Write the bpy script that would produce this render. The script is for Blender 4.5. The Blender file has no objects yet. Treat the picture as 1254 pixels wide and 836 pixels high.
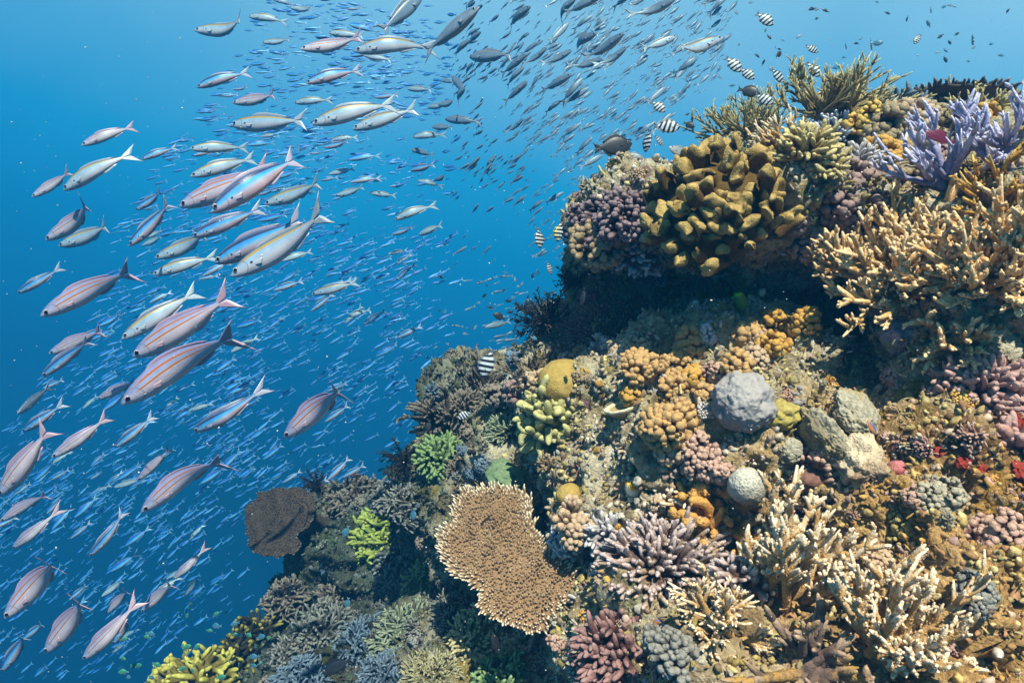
import bpy, math, random
import numpy as np
from mathutils import Vector, Matrix
from mathutils.bvhtree import BVHTree

S = bpy.context.scene
COL = S.collection
FPX, CU, CV = 800.0, 627.0, 418.0          # focal length and centre in photo pixels

# ------------------------------------------------------------------ camera, light, water
cam = bpy.data.cameras.new('camera')
cam.sensor_width = 36.0
cam.lens = 36.0 * FPX / 1254.0
cam.clip_start = 0.02
cam.clip_end = 500
camo = bpy.data.objects.new('camera', cam)
COL.objects.link(camo)
camo.rotation_euler = (math.radians(90), 0, 0)
S.camera = camo

SUN_EL, SUN_AZ = math.radians(52), math.radians(10)     # azimuth measured from straight behind the camera, + to its right
sun_dir = Vector((math.sin(SUN_AZ) * math.cos(SUN_EL), -math.cos(SUN_AZ) * math.cos(SUN_EL), math.sin(SUN_EL)))
sl = bpy.data.lights.new('sun', 'SUN')
sl.energy = 5.0
sl.angle = math.radians(0.6)
sl.color = (1.0, 0.765, 0.60)
so = bpy.data.objects.new('sun', sl)
COL.objects.link(so)
so.rotation_euler = (-sun_dir).to_track_quat('-Z', 'Y').to_euler()

W = bpy.data.worlds.new('World')
S.world = W
W.use_nodes = True
nt = W.node_tree
nt.nodes.clear()
def N(nt, t, **k):
    n = nt.nodes.new(t)
    for a, b in k.items():
        if a == 'inp':
            for i, v in b.items(): n.inputs[i].default_value = v
        else: setattr(n, a, b)
    return n
def ramp(nt, stops, interp='LINEAR'):
    r = N(nt, 'ShaderNodeValToRGB')
    cr = r.color_ramp
    cr.interpolation = interp
    while len(cr.elements) < len(stops): cr.elements.new(0.5)
    for e, (p, c) in zip(cr.elements, stops):
        e.position = p
        e.color = (*c, 1) if not isinstance(c, (int, float)) else (c, c, c, 1)
    return r
L = nt.links.new
tc = N(nt, 'ShaderNodeTexCoord')
sep = N(nt, 'ShaderNodeSeparateXYZ'); L(tc.outputs['Generated'], sep.inputs[0])
# the sky is seen through the surface: the refracted ray runs close to the zenith
flat = N(nt, 'ShaderNodeVectorMath', operation='MULTIPLY', inp={1: (0.25, 0.25, 0)}); L(tc.outputs['Generated'], flat.inputs[0])
up = N(nt, 'ShaderNodeVectorMath', operation='ADD', inp={1: (0, 0, 1)}); L(flat.outputs[0], up.inputs[0])
sky = N(nt, 'ShaderNodeTexSky', sky_type='NISHITA', sun_disc=False)
sky.sun_elevation = SUN_EL
sky.sun_rotation = math.pi - SUN_AZ
L(up.outputs[0], sky.inputs[0])
# water colour by viewing direction (elevation, with the glow of the surface stronger towards +x)
nz = N(nt, 'ShaderNodeTexNoise', inp={'Scale': 3.0, 'Detail': 3.0, 'Roughness': 0.55}); L(tc.outputs['Generated'], nz.inputs['Vector'])
a = N(nt, 'ShaderNodeMath', operation='MULTIPLY_ADD', inp={1: 0.13, 2: -0.065}); L(nz.outputs['Fac'], a.inputs[0])
b = N(nt, 'ShaderNodeMath', operation='ADD'); L(sep.outputs['Z'], b.inputs[0]); L(a.outputs[0], b.inputs[1])
c = N(nt, 'ShaderNodeMath', operation='MULTIPLY_ADD', inp={1: 0.10}); L(sep.outputs['X'], c.inputs[0]); L(b.outputs[0], c.inputs[2])
d = N(nt, 'ShaderNodeMath', operation='MULTIPLY_ADD', inp={1: 0.5, 2: 0.5}); L(c.outputs[0], d.inputs[0])
WATER = [(0.0, (0.0004, 0.007, 0.024)), (0.26, (0.0010, 0.040, 0.092)), (0.36, (0.0012, 0.064, 0.152)), (0.47, (0.0012, 0.112, 0.285)),
         (0.56, (0.0015, 0.20, 0.47)), (0.615, (0.010, 0.29, 0.61)), (0.665, (0.085, 0.39, 0.70)), (0.73, (0.22, 0.53, 0.79)), (0.79, (0.05, 0.10, 0.13)), (1.0, (0.035, 0.06, 0.075))]
rw = ramp(nt, WATER); L(d.outputs[0], rw.inputs[0])
# normalise the clear sky's own blue away, so the water filter sets the hue
mul = N(nt, 'ShaderNodeMix', data_type='RGBA', blend_type='MULTIPLY'); mul.inputs[0].default_value = 1.0
L(sky.outputs[0], mul.inputs[6]); L(rw.outputs[0], mul.inputs[7])
m2 = N(nt, 'ShaderNodeMix', data_type='RGBA', blend_type='MULTIPLY'); m2.inputs[0].default_value = 1.0
m2.inputs[7].default_value = (10.2, 4.1, 2.02, 1)
L(mul.outputs[2], m2.inputs[6])
bg = N(nt, 'ShaderNodeBackground', inp={'Strength': 0.10}); L(m2.outputs[2], bg.inputs[0])
wo = N(nt, 'ShaderNodeOutputWorld'); L(bg.outputs[0], wo.inputs[0])

S.view_settings.view_transform = 'Standard'
S.view_settings.look = 'None'
S.view_settings.exposure = 1.1
S.view_settings.gamma = 1.0
S.view_settings.use_curve_mapping = False
S.render.engine = 'CYCLES'
cy = S.cycles
cy.max_bounces = 4
cy.diffuse_bounces = 1
cy.glossy_bounces = 1
cy.transmission_bounces = 1
cy.transparent_max_bounces = 4
cy.volume_bounces = 0
cy.use_denoising = True
cy.denoiser = 'OPENIMAGEDENOISE'
cy.use_adaptive_sampling = True
cy.adaptive_threshold = 0.02
cy.caustics_reflective = False
cy.caustics_refractive = False

HAZE_DENSITY = 0.092
# ------------------------------------------------------------------ helpers
R_ = np.random.default_rng(7)
def px(u, v, Y): return np.array([(u - CU) / FPX * Y, Y, (CV - v) / FPX * Y])
def unit(a): return a / np.maximum(np.linalg.norm(a, axis=-1, keepdims=True), 1e-9)

def _hash(ix, iy, iz, s):
    h = (ix * 374761393 + iy * 668265263 + iz * 2147483647 + s * 1274126177) & 0xFFFFFFFF
    h = ((h ^ (h >> 13)) * 1274126177) & 0xFFFFFFFF
    h = ((h ^ (h >> 16)) * 2246822519) & 0xFFFFFFFF
    return ((h ^ (h >> 15)) & 0xFFFFFF) / float(0xFFFFFF) * 2 - 1
def noise(p, f, s=0):
    p = np.asarray(p) * f + 1000.0
    i = np.floor(p).astype(np.int64)
    t = p - i
    t = t * t * (3 - 2 * t)
    o = 0
    for dx in (0, 1):
        for dy in (0, 1):
            for dz in (0, 1):
                w = (t[:, 0] if dx else 1 - t[:, 0]) * (t[:, 1] if dy else 1 - t[:, 1]) * (t[:, 2] if dz else 1 - t[:, 2])
                o = o + w * _hash(i[:, 0] + dx, i[:, 1] + dy, i[:, 2] + dz, s)
    return o

class Geo:
    """vertices, quads, triangles and point attributes gathered for one mesh"""
    def __init__(s): s.V, s.Q, s.T, s.A, s.n = [], [], [], {}, 0
    def add(self, V, Q=None, T=None, **A):
        V = np.asarray(V, float).reshape(-1, 3)
        if Q is not None and len(Q): self.Q.append(np.asarray(Q) + self.n)
        if T is not None and len(T): self.T.append(np.asarray(T) + self.n)
        self.V.append(V)
        for k, v in A.items():
            self.A.setdefault(k, []).append((self.n, np.asarray(v, float)))
        self.n += len(V)
        return self
    def mesh(s, name, mats, smooth=True, matidx=None):
        V = np.concatenate(s.V) if s.V else np.zeros((0, 3))
        Q = np.concatenate(s.Q) if s.Q else np.zeros((0, 4), int)
        T = np.concatenate(s.T) if s.T else np.zeros((0, 3), int)
        me = bpy.data.meshes.new(name)
        me.vertices.add(len(V)); me.vertices.foreach_set('co', V.astype(np.float32).ravel())
        li = np.concatenate([Q.ravel(), T.ravel()]).astype(np.int32)
        me.loops.add(len(li)); me.loops.foreach_set('vertex_index', li)
        nf = len(Q) + len(T)
        me.polygons.add(nf)
        st = np.concatenate([np.arange(len(Q)) * 4, len(Q) * 4 + np.arange(len(T)) * 3]).astype(np.int32)
        me.polygons.foreach_set('loop_start', st)
        me.polygons.foreach_set('use_smooth', np.full(nf, smooth))
        me.update(calc_edges=True)
        for k, parts in s.A.items():
            dim = 1 if parts[0][1].ndim == 1 else 4
            arr = np.zeros((len(V), dim))
            for o, v in parts: arr[o:o + len(v)] = v.reshape(-1, dim)
            at = me.attributes.new(k, 'FLOAT' if dim == 1 else 'FLOAT_COLOR', 'POINT')
            at.data.foreach_set('value' if dim == 1 else 'color', arr.astype(np.float32).ravel())
        for m in (mats if isinstance(mats, (list, tuple)) else [mats]): me.materials.append(m)
        return me
def link(name, me, parent=None, label=None, cat=None, group=None, kind=None, mat=None):
    o = bpy.data.objects.new(name, me)
    COL.objects.link(o)
    if parent is not None: o.parent = parent
    if label: o['label'] = label
    if cat: o['category'] = cat
    if group: o['group'] = group
    if kind: o['kind'] = kind
    if mat is not None: o.matrix_world = mat
    return o

RINGCACHE = {}
def tubes(P, R, ns=6, flat=None, side=None, cap=True):
    """many tubes at once: P (N,K,3) centre lines, R (N,K) radii -> V, quads, tris, and the flat index (tube, ring) of each vertex"""
    P = np.asarray(P, float); R = np.asarray(R, float)
    n, K, _ = P.shape
    T = unit(np.gradient(P, axis=1))
    if side is None:
        m = np.abs(unit(P[:, -1] - P[:, 0]))
        ax = np.zeros((n, 3)); ax[np.arange(n), m.argmin(1)] = 1
    else: ax = np.asarray(side, float)
    U = unit(ax[:, None, :] - (T * ax[:, None, :]).sum(-1, keepdims=True) * T)
    B = np.cross(T, U)
    th = np.arange(ns) * 2 * math.pi / ns
    f = np.ones(n) if flat is None else np.asarray(flat)
    ring = (np.cos(th)[None, None, :, None] * U[:, :, None, :] + (np.sin(th)[None, None, :, None] * f[:, None, None, None]) * B[:, :, None, :])
    V = P[:, :, None, :] + ring * R[:, :, None, None]
    tip = P[:, -1] + T[:, -1] * R[:, -1:] * 0.6
    V = np.concatenate([V.reshape(n, K * ns, 3), tip[:, None, :]], 1)
    key = (K, ns)
    if key not in RINGCACHE:
        q = [[k * ns + i, k * ns + (i + 1) % ns, (k + 1) * ns + (i + 1) % ns, (k + 1) * ns + i] for k in range(K - 1) for i in range(ns)]
        t = [[(K - 1) * ns + i, (K - 1) * ns + (i + 1) % ns, K * ns] for i in range(ns)]
        RINGCACHE[key] = np.array(q), np.array(t)
    q, t = RINGCACHE[key]
    st = (np.arange(n) * (K * ns + 1))[:, None, None]
    return V.reshape(-1, 3), (q[None] + st).reshape(-1, 4), (t[None] + st).reshape(-1, 3)
def per_ring(A, ns):
    """(N,K) ring values -> one value per vertex of tubes()"""
    A = np.asarray(A, float)
    return np.concatenate([np.repeat(A, ns, axis=1), A[:, -1:]], 1).ravel()

ICO = {}
def ico(sub):
    if sub not in ICO:
        t = (1 + 5 ** .5) / 2
        v = [(-1, t, 0), (1, t, 0), (-1, -t, 0), (1, -t, 0), (0, -1, t), (0, 1, t), (0, -1, -t), (0, 1, -t), (t, 0, -1), (t, 0, 1), (-t, 0, -1), (-t, 0, 1)]
        f = [(0, 11, 5), (0, 5, 1), (0, 1, 7), (0, 7, 10), (0, 10, 11), (1, 5, 9), (5, 11, 4), (11, 10, 2), (10, 7, 6), (7, 1, 8), (3, 9, 4), (3, 4, 2), (3, 2, 6), (3, 6, 8), (3, 8, 9), (4, 9, 5), (2, 4, 11), (6, 2, 10), (8, 6, 7), (9, 8, 1)]
        v = [np.array(x) / np.linalg.norm(x) for x in v]
        for _ in range(sub):
            c, nf = {}, []
            def mid(i, j):
                k = (min(i, j), max(i, j))
                if k not in c:
                    m = v[i] + v[j]; v.append(m / np.linalg.norm(m)); c[k] = len(v) - 1
                return c[k]
            for i, j, k in f:
                x, y, z = mid(i, j), mid(j, k), mid(k, i)
                nf += [(i, x, z), (j, y, x), (k, z, y), (x, y, z)]
            f = nf
        ICO[sub] = np.array(v), np.array(f)
    return ICO[sub]

# ------------------------------------------------------------------ materials
def new_mat(name):
    m = bpy.data.materials.new(name)
    m.use_nodes = True
    nt = m.node_tree
    nt.nodes.clear()
    out = N(nt, 'ShaderNodeOutputMaterial')
    p = N(nt, 'ShaderNodeBsdfPrincipled')
    nt.links.new(p.outputs[0], out.inputs[0])
    return m, nt, p
MATS = {}
def coral_mat(base, tip, t0=0.55, t1=1.0, bump=260.0, bstr=0.5, var=0.35, rough=0.75, blotch=None, cells=False):
    key = (base, tip, t0, t1, bump, bstr, var, rough, blotch, cells)
    if key in MATS: return MATS[key]
    m, nt, p = new_mat('coral_tissue')
    L = nt.links.new
    at = N(nt, 'ShaderNodeAttribute', attribute_name='tip')
    tc = N(nt, 'ShaderNodeTexCoord')
    n1 = N(nt, 'ShaderNodeTexNoise', inp={'Scale': 22.0, 'Detail': 5.0, 'Roughness': 0.65}); L(tc.outputs['Object'], n1.inputs['Vector'])
    j = N(nt, 'ShaderNodeMath', operation='MULTIPLY_ADD', inp={1: 0.5, 2: -0.25}); L(n1.outputs['Fac'], j.inputs[0])
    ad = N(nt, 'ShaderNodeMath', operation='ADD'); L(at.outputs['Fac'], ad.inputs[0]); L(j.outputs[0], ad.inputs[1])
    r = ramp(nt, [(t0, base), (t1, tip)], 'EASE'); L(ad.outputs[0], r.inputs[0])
    n2 = N(nt, 'ShaderNodeTexNoise', inp={'Scale': 75.0, 'Detail': 4.0, 'Roughness': 0.7}); L(tc.outputs['Object'], n2.inputs['Vector'])
    mr = N(nt, 'ShaderNodeMapRange', inp={1: 0.3, 2: 0.7, 3: 1 - var, 4: 1 + var}); L(n2.outputs['Fac'], mr.inputs[0])
    mx = N(nt, 'ShaderNodeMix', data_type='RGBA', blend_type='MULTIPLY'); mx.inputs[0].default_value = 1
    L(r.outputs[0], mx.inputs[6]); L(mr.outputs[0], mx.inputs[7])
    col = mx.outputs[2]
    if blotch:
        n3 = N(nt, 'ShaderNodeTexNoise', inp={'Scale': 9.0, 'Detail': 6.0, 'Roughness': 0.7}); L(tc.outputs['Object'], n3.inputs['Vector'])
        rb = ramp(nt, [(0.52, 0.0), (0.62, 1.0)]); L(n3.outputs['Fac'], rb.inputs[0])
        mb = N(nt, 'ShaderNodeMix', data_type='RGBA'); L(rb.outputs[0], mb.inputs[0]); L(col, mb.inputs[6]); mb.inputs[7].default_value = (*blotch, 1)
        col = mb.outputs[2]
    vo = N(nt, 'ShaderNodeTexVoronoi', inp={'Scale': bump}); L(tc.outputs['Object'], vo.inputs['Vector'])
    if cells:
        rc = ramp(nt, [(0.15, 0.72), (0.45, 1.1)]); L(vo.outputs['Distance'], rc.inputs[0])
        mc = N(nt, 'ShaderNodeMix', data_type='RGBA', blend_type='MULTIPLY'); mc.inputs[0].default_value = 1
        L(col, mc.inputs[6]); L(rc.outputs[0], mc.inputs[7]); col = mc.outputs[2]
    L(col, p.inputs['Base Color'])
    p.inputs['Roughness'].default_value = rough
    p.inputs['Specular IOR Level'].default_value = 0.25
    sm = N(nt, 'ShaderNodeMath', operation='MULTIPLY_ADD', inp={1: -0.6}); L(vo.outputs['Distance'], sm.inputs[0]); L(n2.outputs['Fac'], sm.inputs[2])
    bp = N(nt, 'ShaderNodeBump', inp={'Strength': bstr, 'Distance': 0.004}); L(sm.outputs[0], bp.inputs['Height'])
    L(bp.outputs[0], p.inputs['Normal'])
    MATS[key] = m
    return m
# ------------------------------------------------------------------ reef rock
BLOBS = [  # photo pixel of the centre, distance, radii in metres
    (930, 272, 2.36, .62, .50, .17), (1040, 244, 3.3, .95, .90, .25), (1215, 290, 2.1, .42, .60, .25), (1240, 440, 1.85, .30, .35, .55),
    (960, 365, 2.95, .90, .55, .46), (880, 560, 2.28, .58, .55, .48), (750, 530, 2.45, .30, .45, .30), (1180, 690, 1.72, .45, .48, .40),
    (990, 830, 1.65, .50, .50, .30), (765, 262, 2.65, .24, .40, .10), (755, 335, 2.85, .20, .30, .22), (720, 400, 2.85, .15, .25, .22),
    (610, 535, 3.25, .33, .45, .22), (540, 615, 3.2, .20, .40, .26), (640, 640, 2.75, .33, .40, .36), (450, 665, 4.0, .33, .45, .25),
    (420, 740, 4.05, .42, .5, .38), (480, 815, 3.2, .62, .75, .22), (630, 820, 2.6, .55, .55, .28), (340, 825, 3.6, .38, .45, .2),
    (235, 885, 3.1, .28, .4, .2), (700, 1010, 2.8, 1.6, 1.2, .52), (1150, 480, 3.5, 1.25, .95, 1.2), (900, 720, 3.2, 1.0, .75, .9),
    (600, 780, 3.7, .75, .75, .62), (1080, 600, 1.95, .38, .40, .30), (1000, 520, 2.15, .30, .3, .18), (1100, 206, 3.0, .4, .4, .12),
    (1500, 560, 2.6, 1.1, 1.2, 1.3), (1300, 1000, 1.9, 1.0, .8, .6), (860, 470, 2.25, .35, .32, .22), (820, 640, 2.05, .36, .3, .22),
    (1210, 560, 1.75, .22, .3, .22), (680, 480, 2.75, .16, .3, .2), (590, 470, 3.6, .3, .4, .14), (1000, 250, 2.6, .3, .4, .12),
    (720, 330, 2.75, .10, .2, .12), (500, 590, 3.3, .10, .25, .12), (400, 620, 4.1, .12, .25, .14), (790, 760, 1.95, .3, .3, .2),
]
g = Geo()
for u, v, Y, rx, ry, rz in BLOBS:
    V, F = ico(4)
    c = px(u, v, Y)
    P = V * np.array([rx, ry, rz])
    P = P * (1 + 0.13 * noise(P + c, 4.0, 3) + .08 * noise(P + c, 9.0, 4))[:, None]
    g.add(P + c, T=F)
tmp = bpy.data.objects.new('reef_terrain', g.mesh('reef_terrain', []))
COL.objects.link(tmp)
mod = tmp.modifiers.new('r', 'REMESH'); mod.mode = 'VOXEL'; mod.voxel_size = 0.0125; mod.use_smooth_shade = True
dg = bpy.context.evaluated_depsgraph_get()
me = bpy.data.meshes.new_from_object(tmp.evaluated_get(dg))
bpy.data.objects.remove(tmp)
nv = len(me.vertices)
co = np.zeros(nv * 3, np.float32); me.vertices.foreach_get('co', co); co = co.reshape(-1, 3).astype(float)
no = np.zeros(nv * 3, np.float32); me.vertices.foreach_get('normal', no); no = no.reshape(-1, 3)
h = (0.055 * noise(co, 3.2, 1) + 0.045 * noise(co, 7.5, 2) + 0.028 * noise(co, 15, 5) - 0.055 * np.abs(noise(co, 19, 6)) - 0.045 * np.abs(noise(co, 9.5, 16)) - 0.026 * np.abs(noise(co, 37, 9))
     + 0.014 * noise(co, 52, 7) + 0.008 * noise(co, 95, 8) + .045)
co2 = co + no * h[:, None]
me.vertices.foreach_set('co', co2.astype(np.float32).ravel())
me.update()

mrock, nt, p = new_mat('reef_rock')
L = nt.links.new
tc = N(nt, 'ShaderNodeTexCoord')
def nz(scale, det=6, rough=.65, off=0):
    n = N(nt, 'ShaderNodeTexNoise', inp={'Scale': scale, 'Detail': det, 'Roughness': rough})
    if off:
        ad = N(nt, 'ShaderNodeVectorMath', operation='ADD', inp={1: (off, off * 2, -off)}); L(tc.outputs['Object'], ad.inputs[0]); L(ad.outputs[0], n.inputs['Vector'])
    else: L(tc.outputs['Object'], n.inputs['Vector'])
    return n
base = ramp(nt, [(.28, (.085, .06, .04)), (.38, (.25, .19, .11)), (.46, (.45, .36, .22)), (.55, (.60, .52, .37)), (.70, (.64, .58, .47))])
L(nz(7).outputs['Fac'], base.inputs[0])
col = base.outputs[0]
for off, sc, lo, hi, c in [(3, 5.5, .56, .64, (.34, .25, .035)), (7, 9, .60, .66, (.30, .16, .15)), (11, 14, .62, .67, (.55, .52, .48)), (17, 6, .60, .68, (.10, .13, .045)),
                           (23, 12, .66, .70, (.42, .16, .03)), (29, 16, .66, .71, (.13, .08, .10))]:
    r = ramp(nt, [(lo, 0), (hi, .85)]); L(nz(sc, off=off).outputs['Fac'], r.inputs[0])
    m_ = N(nt, 'ShaderNodeMix', data_type='RGBA'); L(r.outputs[0], m_.inputs[0]); L(col, m_.inputs[6]); m_.inputs[7].default_value = (*c, 1); col = m_.outputs[2]
fine = nz(60, 5, .75)
mr = N(nt, 'ShaderNodeMapRange', inp={1: .3, 2: .7, 3: .62, 4: 1.42}); L(fine.outputs['Fac'], mr.inputs[0])
mx = N(nt, 'ShaderNodeMix', data_type='RGBA', blend_type='MULTIPLY'); mx.inputs[0].default_value = 1; L(col, mx.inputs[6]); L(mr.outputs[0], mx.inputs[7])
# deep seaward slope: greener, greyer growth, plus its weaker light painted in as darkening
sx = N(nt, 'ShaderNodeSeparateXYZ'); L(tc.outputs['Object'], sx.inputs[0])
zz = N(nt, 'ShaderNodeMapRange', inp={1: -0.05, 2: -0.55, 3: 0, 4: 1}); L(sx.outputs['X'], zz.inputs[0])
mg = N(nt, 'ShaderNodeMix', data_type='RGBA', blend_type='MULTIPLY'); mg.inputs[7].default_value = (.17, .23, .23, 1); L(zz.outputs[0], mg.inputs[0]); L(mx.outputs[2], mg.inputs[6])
z2 = N(nt, 'ShaderNodeMapRange', inp={1: .35, 2: .85, 3: 0, 4: 1}); L(sx.outputs['X'], z2.inputs[0])
z3 = N(nt, 'ShaderNodeMapRange', inp={1: -.05, 2: -.25, 3: 0, 4: 1}); L(sx.outputs['Z'], z3.inputs[0])
z4 = N(nt, 'ShaderNodeMath', operation='MULTIPLY'); L(z2.outputs[0], z4.inputs[0]); L(z3.outputs[0], z4.inputs[1])
mw = N(nt, 'ShaderNodeMix', data_type='RGBA', blend_type='MULTIPLY'); mw.inputs[7].default_value = (1.0, .74, .42, 1); L(z4.outputs[0], mw.inputs[0]); L(mg.outputs[2], mw.inputs[6])
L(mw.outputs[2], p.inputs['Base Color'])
p.inputs['Roughness'].default_value = .85
p.inputs['Specular IOR Level'].default_value = .2
vo = N(nt, 'ShaderNodeTexVoronoi', inp={'Scale': 110.0}); L(tc.outputs['Object'], vo.inputs['Vector'])
hs = N(nt, 'ShaderNodeMath', operation='MULTIPLY_ADD', inp={1: -0.35}); L(vo.outputs['Distance'], hs.inputs[0]); L(fine.outputs['Fac'], hs.inputs[2])
bp = N(nt, 'ShaderNodeBump', inp={'Strength': 1.0, 'Distance': .02}); L(hs.outputs[0], bp.inputs['Height']); L(bp.outputs[0], p.inputs['Normal'])
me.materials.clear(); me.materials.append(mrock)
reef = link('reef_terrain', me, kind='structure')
reef['label'] = 'rough pale and ochre coral rock slope of the reef'
nf = len(me.polygons)
bpy.context.view_layer.update()
dg = bpy.context.evaluated_depsgraph_get()
BVH = BVHTree.FromObject(reef, dg)

def surf(u, v, Y=None):
    d = Vector(px(u, v, 1.0)).normalized()
    hit = BVH.ray_cast(Vector((0, 0, 0)), d)
    if hit[0] is None or (Y is not None and abs(hit[0].y - Y) > 0.9):
        hit = BVH.find_nearest(Vector(px(u, v, Y or 2.5)))
    return np.array(hit[0]), np.array(hit[1])
def frame(z, yaw=0.0):
    z = unit(np.asarray(z, float))
    x = np.cross((0, 1, 0), z); x = unit(x)
    y = np.cross(z, x)
    c, s = math.cos(yaw), math.sin(yaw)
    X, Yv = x * c + y * s, -x * s + y * c
    return X, Yv, z
def matrix(o, z, yaw=0.0):
    X, Y, Z = frame(z, yaw)
    return Matrix(((X[0], Y[0], Z[0], o[0]), (X[1], Y[1], Z[1], o[1]), (X[2], Y[2], Z[2], o[2]), (0, 0, 0, 1)))

# ------------------------------------------------------------------ fine growth over the rock: turf, crusts and tiny polyps nobody could count
mcrust, nt, p = new_mat('crust_growth')
L = nt.links.new
at = N(nt, 'ShaderNodeAttribute', attribute_name='col'); tc = N(nt, 'ShaderNodeTexCoord')
n2 = N(nt, 'ShaderNodeTexNoise', inp={'Scale': 90.0, 'Detail': 4.0, 'Roughness': .7}); L(tc.outputs['Object'], n2.inputs['Vector'])
mr = N(nt, 'ShaderNodeMapRange', inp={1: .3, 2: .7, 3: .6, 4: 1.4}); L(n2.outputs['Fac'], mr.inputs[0])
mx = N(nt, 'ShaderNodeMix', data_type='RGBA', blend_type='MULTIPLY'); mx.inputs[0].default_value = 1; L(at.outputs['Color'], mx.inputs[6]); L(mr.outputs[0], mx.inputs[7])
L(mx.outputs[2], p.inputs['Base Color']); p.inputs['Roughness'].default_value = .8; p.inputs['Specular IOR Level'].default_value = .2
bp = N(nt, 'ShaderNodeBump', inp={'Strength': .5, 'Distance': .004}); L(n2.outputs['Fac'], bp.inputs['Height']); L(bp.outputs[0], p.inputs['Normal'])

pc = np.zeros(nf * 3, np.float32); me.polygons.foreach_get('center', pc); pc = pc.reshape(-1, 3)
pn = np.zeros(nf * 3, np.float32); me.polygons.foreach_get('normal', pn); pn = pn.reshape(-1, 3)
pu = CU + pc[:, 0] / pc[:, 1] * FPX; pv = CV - pc[:, 2] / pc[:, 1] * FPX
facing = (-(pc * pn).sum(1) / np.linalg.norm(pc, axis=1))
ok = (pu > -150) & (pu < 1400) & (pv > -50) & (pv < 960) & (facing > -.25)
idx = np.nonzero(ok)[0]
wgt = 1.0 / pc[idx, 1] ** 1.2
PAL_MID = np.array([(.46, .37, .24), (.54, .46, .34), (.36, .29, .10), (.50, .42, .20), (.30, .21, .13), (.42, .30, .25), (.44, .41, .34), (.22, .16, .10), (.36, .34, .34)])
PAL_RIGHT = np.array([(.48, .34, .12), (.45, .26, .08), (.34, .25, .10), (.36, .20, .10), (.52, .40, .30), (.42, .28, .24), (.28, .17, .07), (.50, .42, .20), (.22, .13, .06)])
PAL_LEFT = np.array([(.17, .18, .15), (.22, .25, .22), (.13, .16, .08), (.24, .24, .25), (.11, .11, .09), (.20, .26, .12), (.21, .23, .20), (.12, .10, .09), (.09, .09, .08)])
def crust(n, K, ns, rmin, rmax, hmin, hmax, seed, jit=.5, patch=None):
    r = np.random.default_rng(seed)
    k = r.choice(idx, n, p=wgt / wgt.sum())
    if patch is not None: k = k[noise(pc[k] + seed * .37, 6.5, 40) + .5 * noise(pc[k], 16, 41) > patch]; n = len(k)
    P0 = pc[k] + r.normal(0, .006, (n, 3)); D = unit(pn[k] + r.normal(0, jit, (n, 3)) + np.array([0, -.1, .25]))
    rad = r.uniform(rmin, rmax, n) * (.8 + .12 * P0[:, 1]); hh = r.uniform(hmin, hmax, n) * (.8 + .12 * P0[:, 1])
    t = np.linspace(0, 1, K)
    P = P0[:, None, :] - D[:, None, :] * .004 + D[:, None, :] * (hh[:, None] * t[None])[:, :, None]
    prof = np.array({4: (.75, 1.0, .92, .5), 5: (.7, .95, 1.0, .85, .4), 3: (.9, .7, .35)}[K])
    R = rad[:, None] * prof[None]
    V, Q, T = tubes(P, R, ns)
    # the colour comes in patches: neighbours are of one kind
    f = noise(P0, 6.0, 21) * 2.2 + noise(P0, 19.0, 22) * 1.6 + r.normal(0, .5, n)
    ci = np.clip(((f + 2.6) / 5.2 * 9).astype(int), 0, 8)
    ci = (ci * 4 + (noise(P0, 2.5, 23) * 5).astype(int)) % 9
    zx = P0[:, 0]
    uu = CU + P0[:, 0] / P0[:, 1] * FPX; vv = CV - P0[:, 2] / P0[:, 1] * FPX
    c = PAL_MID[ci]
    right = np.clip((uu - 960 + noise(P0, 8., 24) * 90 + (vv - 560) * .4) / 120, 0, 1)[:, None]
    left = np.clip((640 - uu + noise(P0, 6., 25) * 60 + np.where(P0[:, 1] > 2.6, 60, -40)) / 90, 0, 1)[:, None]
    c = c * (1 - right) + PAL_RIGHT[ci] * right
    c = c * (1 - left) + PAL_LEFT[ci] * .62 * left  # left growth dimmed further: the weaker light there goes into its colour
    c = c * r.uniform(.7, 1.25, (n, 1))
    V = V + r.normal(0, .0009, V.shape) + unit(V - np.repeat(P0, K * ns + 1, 0)) * (noise(V, 120, 3) * np.repeat(rad, K * ns + 1) * .42)[:, None]
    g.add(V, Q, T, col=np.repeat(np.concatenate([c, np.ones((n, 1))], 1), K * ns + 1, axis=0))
g = Geo()
crust(46000, 4, 5, .0026, .0070, .003, .013, 1, .7)
crust(5000, 5, 7, .007, .014, .006, .016, 2, .5)
crust(15000, 3, 4, .0018, .0040, .010, .026, 3, .7)
crust(26000, 5, 6, .0035, .0075, .010, .026, 4, .45, .0)
crust(16000, 5, 6, .006, .011, .010, .024, 5, .4, .1)
crust(4500, 5, 8, .008, .014, .010, .026, 6, .35, .35)
crust(20000, 5, 5, .003, .006, .012, .030, 7, .6, .2)
link('encrusting_growth', g.mesh('encrusting_growth', mcrust), kind='stuff')['label'] = 'crusts turf and tiny polyps covering the reef rock'
# ------------------------------------------------------------------ coral builders (local z points away from the rock)
def sphdir(r, n, spread):
    """n directions spread over a cap of half angle `spread` (radians) about +z"""
    i = np.arange(n) + .5
    cz = 1 - i / n * (1 - math.cos(spread))
    ph = i * 2.39996 + r.uniform(0, 6.28)
    d = np.stack([np.sqrt(np.maximum(1 - cz ** 2, 0)) * np.cos(ph), np.sqrt(np.maximum(1 - cz ** 2, 0)) * np.sin(ph), cz], 1)
    return unit(d + r.normal(0, .35 / math.sqrt(n) + .03, (n, 3)))
def lumps(V, amp, f, seed):
    V = np.asarray(V); c = V.mean(0)
    return V + unit(V - c) * (amp * noise(V, f, seed))[:, None]

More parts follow.
